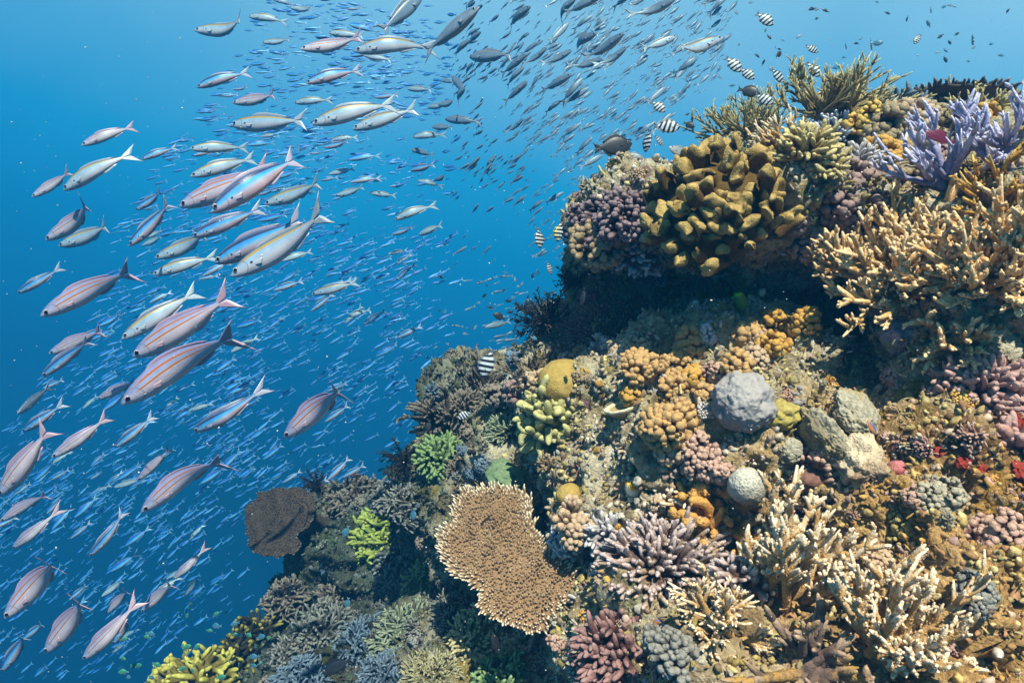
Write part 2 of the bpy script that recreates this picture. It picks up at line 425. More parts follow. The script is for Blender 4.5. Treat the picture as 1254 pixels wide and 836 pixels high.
def knob_geo(r, w, h, n, thick=1.0, length=.45, spread=1.75, ns=8, flatr=(1, 1), droop=0.0, split=False):
    """a dome packed with rounded knobs or fingers"""
    g = Geo()
    a, hh = w / 2, h
    V, F = ico(3)
    core = V * np.array([a, a, hh]) * (1 - length * .75) * .8
    n = int(n * 2.9)
    core = lumps(core, a * .12, 3 / a, 5)
    g.add(core, T=F, tip=np.zeros(len(core)))
    D = sphdir(r, n, spread)
    nb = max(4, n // 11)
    B = sphdir(r, nb, spread); near = (D @ B.T).argmax(1)
    brad = r.uniform(.72, 1.12, nb)
    E = np.array([a, a, hh])
    ll = length * r.uniform(.75, 1.12, n)
    bump = 1 + .10 * noise(D * a, 1.6 / a, int(r.integers(99)))
    cosb = (D * B[near]).sum(1); cosb = (cosb - cosb.min()) / (np.ptp(cosb) + 1e-6)
    tipP = D * E * (bump * brad[near] * (.84 + .18 * cosb))[:, None] * r.uniform(.93, 1.05, (n, 1))
    dirn = unit((D + .9 * (D - B[near])) * np.array([1, 1, 1.15]) + r.normal(0, .12, (n, 3)) + np.array([0, 0, -droop]))
    base = tipP - dirn * (ll * (a + hh) / 2)[:, None]
    rad = thick * math.sqrt(2 * math.pi * (1 - math.cos(spread)) / n) * (a * .55 + hh * .45) * .56 * r.uniform(.6, 1.25, n)
    K = 7
    t = np.array([0, .3, .55, .74, .88, .96, 1.0])
    prof = np.array([.62, .74, .9, 1.0, .88, .62, .3])
    P = base[:, None, :] + (tipP - base)[:, None, :] * t[None, :, None]
    R = rad[:, None] * prof[None] * (1 + r.normal(0, .06, (n, K)))
    V, Q, T = tubes(P, R, ns, flat=r.uniform(*flatr, n))
    V = V + (noise(V, 1.1 / rad.mean(), 3) * rad.mean() * .22)[:, None] * unit(V) + r.normal(0, rad.mean() * .03, V.shape)
    g.add(V, Q, T, tip=per_ring(np.repeat(t[None], n, 0), ns))
    return g
def finger_geo(r, w, h, n, fr, per=4, spread=1.5, ns=6, stub=0, short=False):
    """a bushy colony: fingers that fork near their ends"""
    g = Geo(); a = w / 2
    V, F = ico(2); g.add(lumps(V * np.array([a, a, h]) * .45, a * .1, 3 / a, 2), T=F, tip=np.zeros(len(V)))
    D = sphdir(r, n, spread)
    ol = (1 + .20 * noise(D, 1.7, int(r.integers(99))) + .12 * noise(D, 3.7, int(r.integers(99))))[:, None]
    fork = D * np.array([a, a, h]) * ol * (r.uniform(.74, .9, (n, 1)) if short else r.uniform(.5, .66, (n, 1)))
    Ps, Rs, Ts = [], [], []
    t = np.array([0, .35, .65, .85, .95, 1.0]); prof = np.array([1.0, .95, .9, .8, .62, .3])
    P = fork[:, None, :] * (.3 + .7 * t)[None, :, None]; Ps.append(P); Rs.append(np.repeat(fr * 1.15 * np.linspace(1.1, .9, 6)[None], n, 0)); Ts.append(np.repeat(.45 * t[None], n, 0))
    for k in range(per):
        d = unit(D + r.normal(0, .42, (n, 3)) + np.array([0, 0, .15]))
        end = D * np.array([a, a, h]) * ol * r.uniform(.86, 1.1, (n, 1)) + np.cross(D, r.normal(0, 1, (n, 3))) * fr * (3.6 if short else 2.6)
        sag = r.normal(0, fr * .8, (n, 3))
        st = fork * r.uniform(.75, 1.0, (n, 1))
        P = st[:, None, :] + (end - st)[:, None, :] * t[None, :, None] + sag[:, None, :] * np.sin(t * 3.14)[None, :, None]
        Ps.append(P); Rs.append(fr * r.uniform(.75, 1.1, (n, 1)) * prof[None]); Ts.append(np.repeat((.35 + .65 * t)[None], n, 0))
    P, R, T_ = np.concatenate(Ps), np.concatenate(Rs), np.concatenate(Ts)
    R = R * (1 + r.normal(0, .07, R.shape))
    V, Q, T = tubes(P, R, ns); g.add(V, Q, T, tip=per_ring(T_, ns))
    if stub: add_stubs(g, r, P, R, T_, stub)
    return g
def add_stubs(g, r, P, R, T_, dens, ln=.8, fat=.40, ns=5):
    """short side buds set all round each branch"""
    n, K, _ = P.shape
    L_ = np.linalg.norm(P[:, -1] - P[:, 0], axis=1)
    cnt = np.maximum((L_ / R[:, 1] * dens).astype(int), 1)
    who = np.repeat(np.arange(n), cnt); m = len(who)
    t = r.uniform(.12, .95, m) * (K - 1)
    i = np.minimum(t.astype(int), K - 2); f = (t - i)[:, None]
    c = P[who, i] * (1 - f) + P[who, i + 1] * f
    ax = unit(P[who, i + 1] - P[who, i])
    rr = R[who, i] * (1 - f[:, 0]) + R[who, i + 1] * f[:, 0]
    side = unit(np.cross(ax, r.normal(0, 1, (m, 3))))
    d = unit(side * .85 + ax * .65)
    ll = rr * ln * r.uniform(.6, 1.3, m) + .0008
    tt = np.array([0, .55, 1.0])
    PP = c[:, None, :] + side[:, None, :] * rr[:, None, None] * .4 + d[:, None, :] * (ll[:, None] * tt[None])[:, :, None]
    RR = (rr * fat)[:, None] * np.array([1.1, .9, .5])[None]
    V, Q, T = tubes(PP, RR, ns)
    g.add(V, Q, T, tip=per_ring((T_[who, i] * .75)[:, None] + np.array([0, .08, .16])[None], ns))
def limb(r, start, d, length, rad, depth, out, upb, t0=0.0, nchild=5, ang=(.5, .95), cl=(.35, .6), gch=None):
    K = 6
    t = np.linspace(0, 1, K)
    bend = r.normal(0, .14, 3) * length + np.array([0, 0, upb * length * .3])
    P = start + d * (length * t)[:, None] + bend * (t ** 2)[:, None]
    R = rad * np.array([1.0, .95, .88, .78, .62, .30])
    out.append((P, R, t0 + (1 - t0) * t))
    if depth > 0:
        for tt in np.sort(r.uniform(.22, .93, nchild)):
            k = min(int(tt * (K - 1)), K - 2); f = tt * (K - 1) - k
            s = P[k] * (1 - f) + P[k + 1] * f
            ax = unit(P[k + 1] - P[k])
            sd = unit(np.cross(ax, r.normal(0, 1, 3)) + np.array([0, 0, .35]))
            an = r.uniform(*ang)
            nd = unit(ax * math.cos(an) + sd * math.sin(an))
            limb(r, s, nd, length * r.uniform(*cl) * (1.15 - .5 * tt), rad * r.uniform(.60, .80), depth - 1, out, upb, .2 + .3 * tt, gch if gch is not None else max(2, nchild - 2), ang, cl)
def limbs_geo(r, out, ns=7, stubs=1.3, ln=.8):
    g = Geo()
    P = np.array([o[0] for o in out]); R = np.array([o[1] for o in out]); T_ = np.array([o[2] for o in out])
    R = R * (1 + r.normal(0, .05, R.shape))
    V, Q, T = tubes(P, R, ns); g.add(V, Q, T, tip=per_ring(T_, ns))
    if stubs: add_stubs(g, r, P, R, T_, stubs, ln)
    return g

NAMES = {}
def tagged(name, loc, z, yaw, label, cat, group=None):
    e = bpy.data.objects.new(name, None); COL.objects.link(e)
    e.empty_display_size = .02
    e.matrix_world = matrix(loc, z, yaw)
    e['label'] = label; e['category'] = cat
    if group: e['group'] = group
    return e
def spot(u, v, up=.5, Y=None, sink=.0, lean=(0, 0, 0)):
    P, n = surf(u, v, Y)
    z = unit(n * (1 - up) + np.array([0, -.15, 1.0]) * up + np.array(lean))
    return P - z * sink, z, P[1] / FPX          # point, axis, metres per pixel

def knob_coral(u, v, w, h, n, mat, label, name='knob_coral', cat='coral', up=.35, seed=None, group=None, Y=None, **k):
    r = np.random.default_rng(seed if seed is not None else int(u * 7 + v * 13))
    P, z, s = spot(u, v, up, Y)
    W, H = w * s, h * s
    g = knob_geo(r, W, H, n, **k)
    return link(name, g.mesh(name, mat), label=label, cat=cat, group=group, mat=matrix(P - z * H * .12, z, r.uniform(0, 6)))
def finger_coral(u, v, w, h, n, fr, mat, label, name='finger_coral', cat='coral', up=.4, seed=None, group=None, Y=None, lean=(0, 0, 0), **k):
    r = np.random.default_rng(seed if seed is not None else int(u * 7 + v * 13))
    P, z, s = spot(u, v, up, Y, lean=lean)
    if u < 665 and v > 440: n, fr, h, w = int(n * 1.6), fr * .68, h * (.66 if v > 570 else .85), w * r.uniform(.9, 1.15)
    if u < 665 and v > 570: k['short'] = True
    g = finger_geo(r, w * s, h * s, n, fr * s, **k)
    return link(name, g.mesh(name, mat), label=label, cat=cat, group=group, mat=matrix(P - z * h * s * .1, z, r.uniform(0, 6)))
def staghorn(u, v, w, h, nmain, rad, mat, label, name='staghorn_coral', cat='coral', up=.55, spread=1.2, depth=2, nchild=5, stubs=1.2, ln=.8, seed=None, Y=None,
             upb=.6, lean=(0, 0, 0), group=None, base=True, ang=(.5, .95), cl=(.35, .6), ns=7, split=True, gch=None):
    """branching coral: base and each main limb (with its side branches) a mesh of its own"""
    r = np.random.default_rng(seed if seed is not None else int(u * 7 + v * 13))
    P, z, s = spot(u, v, up, Y, lean=lean)
    a, H = w * s / 2, h * s
    rad = rad * s
    D = sphdir(r, nmain, spread)
    gs = []
    for d in D:
        e = 1.0 / math.sqrt((d[0] ** 2 + d[1] ** 2) / a ** 2 + d[2] ** 2 / H ** 2)
        out = []
        start = d * np.array([a, a, H]) * .06 + np.array([r.normal(0, a * .15), r.normal(0, a * .15), 0])
        limb(r, start, d, e * r.uniform(.72, .98), rad * r.uniform(.85, 1.15), depth, out, upb, 0, nchild, ang, cl, gch)
        gs.append(limbs_geo(r, out, ns, stubs, ln))
    if not split:
        g = Geo()
        for q in gs:
            o0 = g.n
            V = np.concatenate(q.V); g.add(V, np.concatenate(q.Q), np.concatenate(q.T), tip=np.concatenate([x[1] for x in q.A['tip']]))
        return link(name, g.mesh(name, mat), label=label, cat=cat, group=group, mat=matrix(P, z, r.uniform(0, 6)))
    e = tagged(name, P, z, r.uniform(0, 6), label, cat, group)
    if base:
        V, F = ico(3)
        link('base', Geo().add(lumps(V * np.array([a * .22, a * .22, H * .14]), a * .08, 5 / a, 3), T=F, tip=np.zeros(len(V))).mesh('base', mat), e)
    for q in gs: link('branch', q.mesh('branch', mat), e)
    return e
def boulder(u, v, w, h, mat, label, name='boulder_coral', cat='coral', up=.4, amp=.06, f=2.2, sub=5, seed=1, pinch=0, Y=None, group=None, d=None, sink=.25, amp2=.0):
    P, z, s = spot(u, v, up, Y)
    V, F = ico(sub)
    E = np.array([w * s / 2, (d or w) * s / 2, h * s / 2])
    k = 1 + amp * 1.4 * noise(V, f, seed) + amp * .7 * noise(V, f * 2.3, seed + 1) + amp2 * noise(V, f * 6, seed + 2) + amp * .08 * noise(V, f * 9, seed + 3)
    V = V * k[:, None] * E
    tip = np.clip(.5 + .5 * V[:, 2] / E[2], 0, 1)
    return link(name, Geo().add(V, T=F, tip=tip).mesh(name, mat), label=label, cat=cat, group=group, mat=matrix(P + z * E[2] * (1 - sink * 2), z, seed * 1.3))

def in_poly(x, y, poly):
    c = np.zeros(len(x), bool)
    for (x0, y0), (x1, y1) in zip(poly, np.roll(poly, -1, 0)):
        m = ((y0 > y) != (y1 > y)) & (x < (x1 - x0) * (y - y0) / (y1 - y0 + 1e-12) + x0)
        c ^= m
    return c
def table_coral(poly_px, Y, nrm, mat, mat_under, label, gap, krad, klen, stalk_to, name='table_coral', thick=.012, wav=.020, seed=3, rim=.045):
    """a plate with an uneven outline, its upper face crowded with upright nubs, standing on a stalk"""
    r = np.random.default_rng(seed)
    pp = np.array(poly_px, float)
    c0 = pp.mean(0) if pp.shape[1] == 3 else px(*pp.mean(0), Y)
    nrm = unit(np.array(nrm, float))
    X, Yv, Z = frame(nrm)
    B = np.stack([X, Yv, Z])
    if pp.shape[1] == 3: loc = (pp - c0) @ B.T
    else:
        rays = np.array([px(u, v, 1.0) for u, v in pp])
        t = (c0 @ nrm) / (rays @ nrm)
        loc = (rays * t[:, None] - c0) @ B.T
    poly = loc[:, :2]
    # resample and roughen the outline
    m = 14
    q = np.concatenate([poly[i] + (poly[(i + 1) % len(poly)] - poly[i]) * (np.arange(m) / m)[:, None] for i in range(len(poly))])
    for _ in range(5): q = .5 * q + .25 * np.roll(q, 1, 0) + .25 * np.roll(q, -1, 0)
    cen = q.mean(0)
    q = cen + (q - cen) * (1 + .03 * noise(np.c_[q, q[:, 0] * 0], 60, 2) + .035 * noise(np.c_[q, q[:, 0] * 0], 22, 4))[:, None]
    zf = lambda xy: wav * noise(np.c_[xy, np.zeros(len(xy))], 9, 8) + wav * .5 * noise(np.c_[xy, np.zeros(len(xy))], 21, 9)
    e = tagged(name, c0, nrm, 0, label, 'coral')
    # plate: rings shrinking towards the middle, upper and lower face
    g = Geo(); n = len(q); ks = np.array([1.0, .97, .9, .75, .55, .35, .15, .03])
    up_ = [np.c_[cen + (q - cen) * k, zf(cen + (q - cen) * k)] for k in ks]
    dn_ = [np.c_[cen + (q - cen) * k, zf(cen + (q - cen) * k) - thick * (.5 + 1.5 * (1 - k))] for k in ks]
    rows = up_[::-1] + dn_
    V = np.concatenate(rows); nr = len(rows)
    Q = [(i * n + j, i * n + (j + 1) % n, (i + 1) * n + (j + 1) % n, (i + 1) * n + j) for i in range(nr - 1) for j in range(n)]
    g.add(V, Q, tip=np.zeros(len(V)))
    pl = link('plate', g.mesh('plate', mat), e)
    lo, hi = q.min(0), q.max(0)
    gx, gy = np.meshgrid(np.arange(lo[0], hi[0], gap), np.arange(lo[1], hi[1], gap * .87))
    gx[1::2] += gap / 2
    xy = np.stack([gx.ravel(), gy.ravel()], 1) + r.normal(0, gap * .22, (gx.size, 2))
    xy = xy[in_poly(xy[:, 0], xy[:, 1], q)]
    dist = np.min(np.linalg.norm(xy[:, None, :] - q[None, ::3], axis=2), axis=1)
    er = np.clip(1 - dist / rim, 0, 1)
    out = unit(xy - cen)
    dirn = unit(np.c_[out * (.15 + 1.2 * er[:, None] ** 1.5), np.ones(len(xy))] + r.normal(0, .22, (len(xy), 3)))
    ll = klen * r.uniform(.6, 1.25, len(xy)) * (1 + .9 * er)
    K = 4; t = np.array([0, .5, .82, 1.0])
    P = np.c_[xy, zf(xy) - .002][:, None, :] + dirn[:, None, :] * (ll[:, None] * t[None])[:, :, None]
    R = krad * r.uniform(.75, 1.2, (len(xy), 1)) * np.array([1.05, 1.0, .8, .35])[None]
    V, Q, T = tubes(P, R, 5)
    patch = np.clip((noise(np.c_[xy, xy[:, :1] * 0], 12, 31) - .62) * 6, 0, .6)
    g = Geo().add(V, Q, T, tip=per_ring(t[None] * .52 + (er ** 1.2 * .6)[:, None] * t[None], 5))
    nub = link('nub_cover', g.mesh('nub_cover', mat), e)
    if stalk_to is not None:
        s1 = (np.array(stalk_to) - c0) @ B.T
        s0 = np.array([cen[0], cen[1], -thick])
        s0[:2] += (s1[:2] - s0[:2]) * .35
        tt = np.linspace(0, 1, 7)
        P = s0 + (s1 - s0) * tt[:, None]; R = np.array([.11, .07, .05, .045, .05, .06, .08]) * np.ptp(q, 0).max() / .45 * .8
        V, Q, T = tubes(P[None], R[None], 14)
        link('stalk', Geo().add(lumps(V, .01, 20, 2), Q, T, tip=np.zeros(len(V))).mesh('stalk', mat_under), e)
    return e
def feather_star(u, v, w, n, label, col=(.006, .006, .009), up=.2, Y=None, seed=5, curl=.5, off=0):
    r = np.random.default_rng(seed)
    P, z, s = spot(u, v, up, Y)
    z = unit(z * .4 + np.array([-.55, -.6, .25]))
    a = w * s / 2
    m, nt, p = new_mat('feather_star_skin'); p.inputs['Base Color'].default_value = (*col, 1); p.inputs['Roughness'].default_value = .6
    e = tagged('feather_star', P + z * (off * s), z, 0, label, 'feather star')
    V, F = ico(2); link('body', Geo().add(V * a * .16, T=F).mesh('body', m), e)
    D = sphdir(r, n, 1.45)
    t = np.linspace(0, 1, 9)
    for d in D:
        Ln = a * r.uniform(.8, 1.2)
        cv = unit(np.cross(d, r.normal(0, 1, 3))) * curl * r.uniform(-.6, .6) + np.array([0, 0, curl * .5])
        Pc = d * (Ln * t)[:, None] + cv * (Ln * .5 * t ** 2)[:, None]
        g = Geo(); V, Q, T = tubes(Pc[None], (a * .035 * (1.1 - .8 * t))[None], 5); g.add(V, Q, T)
        k = 34
        tt = r.uniform(.08, 1, k) * 8; i = np.minimum(tt.astype(int), 7); f = (tt - i)[:, None]
        c = Pc[i] * (1 - f) + Pc[i + 1] * f; ax = unit(Pc[i + 1] - Pc[i])
        sd = unit(np.cross(ax, r.normal(0, 1, 3)[None] + r.normal(0, .25, (k, 3)))) * np.where(np.arange(k) % 2, 1, -1)[:, None]
        pd = unit(sd + ax * .55)
        pl_ = a * .26 * r.uniform(.7, 1.1, k) * (1.05 - .6 * (tt / 8) ** 2)
        PP = c[:, None, :] + pd[:, None, :] * (pl_[:, None] * np.array([0, .5, 1])[None])[:, :, None]
        V, Q, T = tubes(PP, np.repeat(a * .016 * np.array([[1, .9, .5]]), k, 0), 3); g.add(V, Q, T)
        link('arm', g.mesh('arm', m), e)
    return e
def lobed_coral(u, v, w, h, n, mat, label, seed=4, up=.5, Y=None):
    """thick upright folded blades in a dome"""
    r = np.random.default_rng(seed)
    P, z, s = spot(u, v, up, Y)
    a, H = w * s / 2, h * s
    e = tagged('folded_coral', P, z, 0, label, 'coral')
    V, F = ico(4); V = lumps(V * np.array([a * .80, a * .80, H * .74]), a * .08, 5 / a, 6)
    link('base', Geo().add(V, T=F, tip=np.full(len(V), .1)).mesh('base', mat), e)
    D = sphdir(r, n, 1.75)
    K, ns = 12, 24
    t = np.array([0, .18, .36, .52, .65, .76, .85, .91, .955, .98, .995, 1.0])
    X_, Y_, Z_ = frame(z)
    D = D[np.argsort(-((D @ np.stack([X_, Y_, Z_])) @ np.array([0, -1, .5])))]
    hidden = Geo()      # the lobes on the far side of the colony
    for q_, d in enumerate(D):
        end = d * np.array([a, a, H]) * r.uniform(.86, 1.1)
        dirn = unit(d * np.array([.75, .75, 1]) + np.array([0, 0, .55]) + r.normal(0, .12, 3))
        ln = a * r.uniform(.34, .50)
        st = end - dirn * ln
        wd = a * r.choice([.07, .10, .135, .18], p=[.12, .28, .32, .28]) * r.uniform(.9, 1.1); fl = np.clip(a * r.uniform(.07, .09) / wd, .36, 1)
        tang = unit(np.cross(d, np.array([0, 0, 1.0])) + r.normal(0, .45, 3))
        cv = r.normal(0, .06, 3) * a
        Pc = st + (end - st) * t[:, None] + cv * (np.sin(t * 3.1))[:, None]
        R = wd * np.array([.7, .75, .8, .86, .92, .98, 1.02, 1.0, .9, .75, .5, .25]) * (1 + r.normal(0, .05, K))
        V, Q, T = tubes(Pc[None], R[None], ns, flat=np.array([fl]), side=tang[None])
        # wavy blade and lumpy upper edge
        sd = (V - st) @ tang / wd
        tv = per_ring(t[None], ns)
        nb = np.cross(dirn, tang)
        V = V + nb * (np.sin(sd * r.uniform(1.2, 2.4) + r.uniform(0, 6)) * wd * .24 * tv)[:, None]
        V = V + dirn * ((noise(np.c_[sd + r.uniform(0, 50), sd * 0, sd * 0], 1.5, 3)) * ln * .3 * tv ** 2)[:, None]
        V = V + unit(V - Pc[np.minimum((tv * (K - 1)).astype(int), K - 1)]) * (noise(V, 85, 7) * .0035 + noise(V, 42, 8) * .007 + noise(V, 22, 9) * .008)[:, None]
        tp = np.clip(tv + noise(V, 40, 2) * .08, 0, 1)
        if q_ < 96: link('lobe', Geo().add(V, Q, T, tip=tp).mesh('lobe', mat), e)
        else: hidden.add(V, Q, T, tip=tp)
    if hidden.n: link('lobe_mass', hidden.mesh('lobe_mass', mat), e, kind='stuff')
    return e
# ------------------------------------------------------------------ the corals, far crest first
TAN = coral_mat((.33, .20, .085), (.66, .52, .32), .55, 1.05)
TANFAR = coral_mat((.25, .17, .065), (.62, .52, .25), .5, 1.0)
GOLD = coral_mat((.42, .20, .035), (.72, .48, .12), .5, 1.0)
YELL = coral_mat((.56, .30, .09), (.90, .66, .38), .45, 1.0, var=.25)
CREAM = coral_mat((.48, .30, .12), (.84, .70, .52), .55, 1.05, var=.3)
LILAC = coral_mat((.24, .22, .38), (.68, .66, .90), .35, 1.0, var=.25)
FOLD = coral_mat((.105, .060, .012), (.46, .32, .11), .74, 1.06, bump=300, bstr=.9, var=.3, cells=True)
PURP = coral_mat((.10, .06, .062), (.28, .20, .22), .6, 1.05, bump=300)
MAUVE = coral_mat((.15, .08, .075), (.34, .23, .21), .5, 1.1, bump=300)
BROWN = coral_mat((.17, .11, .055), (.36, .27, .16), .5, 1.1)
SOFT = coral_mat((.30, .165, .06), (.56, .35, .15), .3, 1.0, bump=420, bstr=.7, var=.18)
SOFTG = coral_mat((.36, .18, .035), (.62, .35, .08), .3, 1.0, bump=420, bstr=.7, var=.18)
SOFTP = coral_mat((.28, .18, .11), (.54, .39, .26), .3, 1.0, bump=380, bstr=.6, var=.2)
WTIP = coral_mat((.16, .12, .11), (.66, .66, .76), .62, 1.0)
PINK = coral_mat((.22, .11, .08), (.50, .33, .26), .45, 1.05, bump=330)
PINKL = coral_mat((.16, .09, .09), (.50, .32, .29), .45, 1.0, bump=330, blotch=(.52, .24, .15))
GREY = coral_mat((.23, .215, .215), (.34, .325, .325), .2, 1.0, bump=170, bstr=.35, var=.18)
GREYB = coral_mat((.20, .17, .11), (.36, .33, .25), .3, .9, bump=150, bstr=.9, var=.5, blotch=(.38, .29, .14))
BRAIN = coral_mat((.26, .23, .17), (.50, .48, .42), .25, 1.0, bump=170, bstr=1.0, var=.1, cells=True)
DOME = coral_mat((.30, .19, .045), (.44, .30, .08), .2, 1.0, bump=260, bstr=.8, var=.2)
LIME = coral_mat((.12, .16, .035), (.42, .46, .10), .4, 1.0)
LIMEC = coral_mat((.13, .14, .05), (.54, .50, .22), .3, .95, var=.25)
GREEN = coral_mat((.05, .10, .035), (.24, .34, .14), .4, 1.0)
MINT = coral_mat((.08, .14, .075), (.17, .24, .13), .2, 1.0, bump=200)
DARKP = coral_mat((.075, .050, .038), (.34, .30, .27), .55, 1.0, bump=300)
PLATE = coral_mat((.27, .165, .085), (.82, .68, .52), .34, .95, var=.22)
LGREY = coral_mat((.075, .072, .065), (.25, .25, .225), .55, 1.05)  # this and next two: dim light of the seaward slope put into the colour
LBROWN = coral_mat((.075, .055, .042), (.26, .21, .17), .5, 1.05)
LBLUE = coral_mat((.05, .075, .11), (.16, .22, .29), .4, 1.0)
OLIVE = coral_mat((.030, .026, .014), (.34, .28, .05), .85, 1.08)
YFING = coral_mat((.16, .12, .02), (.60, .52, .11), .5, 1.0)
MAROON = coral_mat((.075, .03, .028), (.32, .19, .18), .6, 1.05)
VIOLETW = coral_mat((.13, .075, .06), (.58, .47, .46), .66, 1.1, var=.3, blotch=(.36, .25, .14))
ORANGE = coral_mat((.40, .17, .03), (.66, .36, .10), .4, 1.0, bump=300, bstr=.9)
CRIM = coral_mat((.38, .03, .06), (.60, .08, .14), .3, 1.0, bump=300)
RED = coral_mat((.13, .012, .008), (.26, .03, .015), .3, 1.0, bump=90)
WHITEK = coral_mat((.28, .25, .26), (.56, .53, .55), .4, 1.0)

# crest
staghorn(1030, 146, 180, 46, 56, 2.1, TANFAR, 'tan staghorn thicket with bright tips on the crest of the reef', stubs=0, nchild=5, spread=1.35)
staghorn(915, 174, 135, 44, 40, 1.7, TANFAR, 'dim thin branched thicket on the crest beside the dark damselfish', stubs=0, nchild=4, spread=1.4, depth=2)
finger_coral(1112, 105, 75, 30, 22, 3.0, LBLUE, 'slate blue finger coral standing on the crest against open water', per=1, up=.9, spread=1.1)
staghorn(955, 178, 75, 36, 13, 2.6, CREAM, 'cream white spiky bush below the crest thicket', stubs=.4, depth=1, nchild=5, spread=1.3, split=False)
finger_coral(1022, 172, 66, 36, 34, 2.5, WTIP, 'pale tipped round bush between the crest thicket and brown lobes', per=4)
finger_coral(985, 192, 74, 48, 34, 3.6, TANFAR, 'golden brown bush just behind the folded coral', per=3)
knob_coral(1078, 165, 62, 42, 40, BROWN, 'brown lobed mound under the end of the crest plate')
knob_coral(1112, 160, 78, 44, 52, SOFTP, 'pale brown knobbly mound in the shade of the crest plate')
knob_coral(1100, 185, 40, 30, 26, SOFT, 'small tan mound behind the golden knob coral')
knob_coral(1085, 190, 52, 38, 36, SOFTG, 'golden knob coral beside the lilac branches')
knob_coral(1084, 215, 30, 24, 20, PINK, 'small pink tan knob coral below the golden one')
finger_coral(1050, 198, 62, 20, 40, 2.4, WHITEK, 'low white crusty coral between mauve and golden mounds', per=2)
knob_coral(1028, 255, 108, 76, 110, MAUVE, 'mauve cauliflower coral beside the folded coral', length=.3)
knob_coral(975, 270, 40, 26, 22, MAUVE, 'little mauve lump tucked against the folded coral')
knob_coral(993, 300, 52, 32, 30, PINK, 'pink tan knobs in front of the mauve cauliflower coral')
finger_coral(1050, 275, 46, 34, 22, 3, LGREY, 'grey green twiggy clump between mauve coral and bright thicket', per=2)
knob_coral(1100, 225, 60, 36, 30, BROWN, 'dull brown lump in the gap under the lilac branches')
knob_coral(1195, 155, 40, 40, 26, SOFTG, 'yellow knobs poking up among the lilac branches')
staghorn(1150, 222, 140, 90, 12, 4.0, LILAC, 'lilac branching coral spreading over the golden thicket', stubs=.5, nchild=4, spread=1.35, ang=(.4, .8), cl=(.4, .6), lean=(-.2, -.1, 0), ns=8)
staghorn(1230, 190, 130, 90, 12, 4.0, LILAC, 'lilac branching coral at the top edge of the reef', stubs=.5, nchild=4, spread=1.3, ang=(.4, .8), ns=8)
staghorn(1222, 262, 130, 95, 18, 3.6, GOLD, 'golden brown staghorn below the lilac branches', stubs=1.0, nchild=4, spread=1.3)
# crest plates, seen from below their rims
def flat_plate(u, v, Y, rx, ry, label, mat, seed):
    th = np.linspace(0, 2 * math.pi, 18, endpoint=False)
    c = px(u, v, Y)
    pts = [(c[0] + rx * math.cos(t), Y + ry * math.sin(t), c[2] + .12 * ry * math.sin(t)) for t in th]
    P = c + np.array([0, .06, -.30])
    return table_coral(pts, Y, (0, -.12, 1), mat, DARKP, label, .022, .006, .022, P, seed=seed, thick=.022, wav=.008)
flat_plate(1160, 118, 2.9, .25, .22, 'brown table coral shading the crest in front of open water', DARKP, 11)
flat_plate(1085, 128, 2.8, .14, .12, 'smaller brown table coral beneath the larger crest table', DARKP, 12)
staghorn(1150, 116, 60, 26, 12, 2.0, TANFAR, 'yellowish twigs growing up from the crest table coral', stubs=0, depth=1, split=False, Y=2.85)

staghorn(1195, 150, 80, 36, 14, 2.4, TANFAR, 'yellowish twiggy thicket between crest tables and lilac branches', stubs=0, nchild=4, spread=1.3, split=False)
knob_coral(1135, 148, 50, 30, 40, BROWN, 'brown knobby mound right under the larger crest table')
knob_coral(1060, 150, 46, 28, 40, GOLD, 'golden brown lump at the foot of the crest thicket')
finger_coral(1005, 205, 60, 30, 40, 3.0, TANFAR, 'golden twiggy clump between folded coral and white crust', per=3)
# the shelf
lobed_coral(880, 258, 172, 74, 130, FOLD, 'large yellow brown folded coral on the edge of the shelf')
knob_coral(770, 262, 118, 44, 170, PURP, 'purple brown knobbly plate coral jutting over open water', length=.4, ns=7)
knob_coral(722, 268, 62, 26, 60, PURP, 'lower purple brown knob mound at the shelf corner', length=.4, ns=7)
knob_coral(735, 300, 78, 48, 64, BROWN, 'brown knobby clump under the purple plate coral', length=.4)
finger_coral(785, 308, 58, 38, 42, 3.6, WTIP, 'cluster of pale blue tipped fingers on the shelf face', per=2, up=.1)
knob_coral(722, 338, 46, 38, 34, BROWN, 'dull brown mound hanging under the shelf corner', up=.1)
knob_coral(700, 322, 30, 24, 22, BROWN, 'small dull clump at the very end of the shelf')
for k, (u, v, l) in enumerate([(714, 368, 'crimson soft coral ball lowest of the three'), (724, 358, 'crimson soft coral ball in the middle of the three'), (737, 348, 'crimson soft coral ball highest of the three')]):
    knob_coral(u, v, 17, 15, 30, CRIM, l + ' under the shelf', name='soft_coral', group='crimson soft corals', up=.1)
# sea fan
def sea_fan(u, v, w, h, label):
    P, z, s = spot(u, v, .6)
    r = np.random.default_rng(3); out = []
    a = unit(np.array([-.4, -.3, .9]))
    def go(p, ang, ln, rad, d):
        K = 6; t = np.linspace(0, 1, K)
        dv = np.array([math.sin(ang), 0, math.cos(ang)]); pp = p + dv * (ln * t)[:, None] + np.array([r.normal(0, .1) * ln, r.normal(0, .05) * ln, 0]) * (t ** 2)[:, None]
        out.append((pp, rad * np.linspace(1, .6, K), t))
        if d: 
            for q in range(3): go(pp[1 + q * 2 if q else 2], ang + r.uniform(.25, .75) * (1 if (q + d) % 2 else -1), ln * r.uniform(.5, .78), rad * .75, d - 1)
    for k in range(7): go(np.zeros(3), -1.2 + k * .4, h * s * .5, .005, 4)
    g = limbs_geo(r, out, 5, 0)
    return link('sea_fan', g.mesh('sea_fan', DARKP), label=label, cat='sea fan', mat=matrix(P + np.array([0, -.05, -.02]), (-.25, -.45, .85), .1))
sea_fan(742, 412, 60, 66, 'dark lacy sea fan under the crimson soft corals')
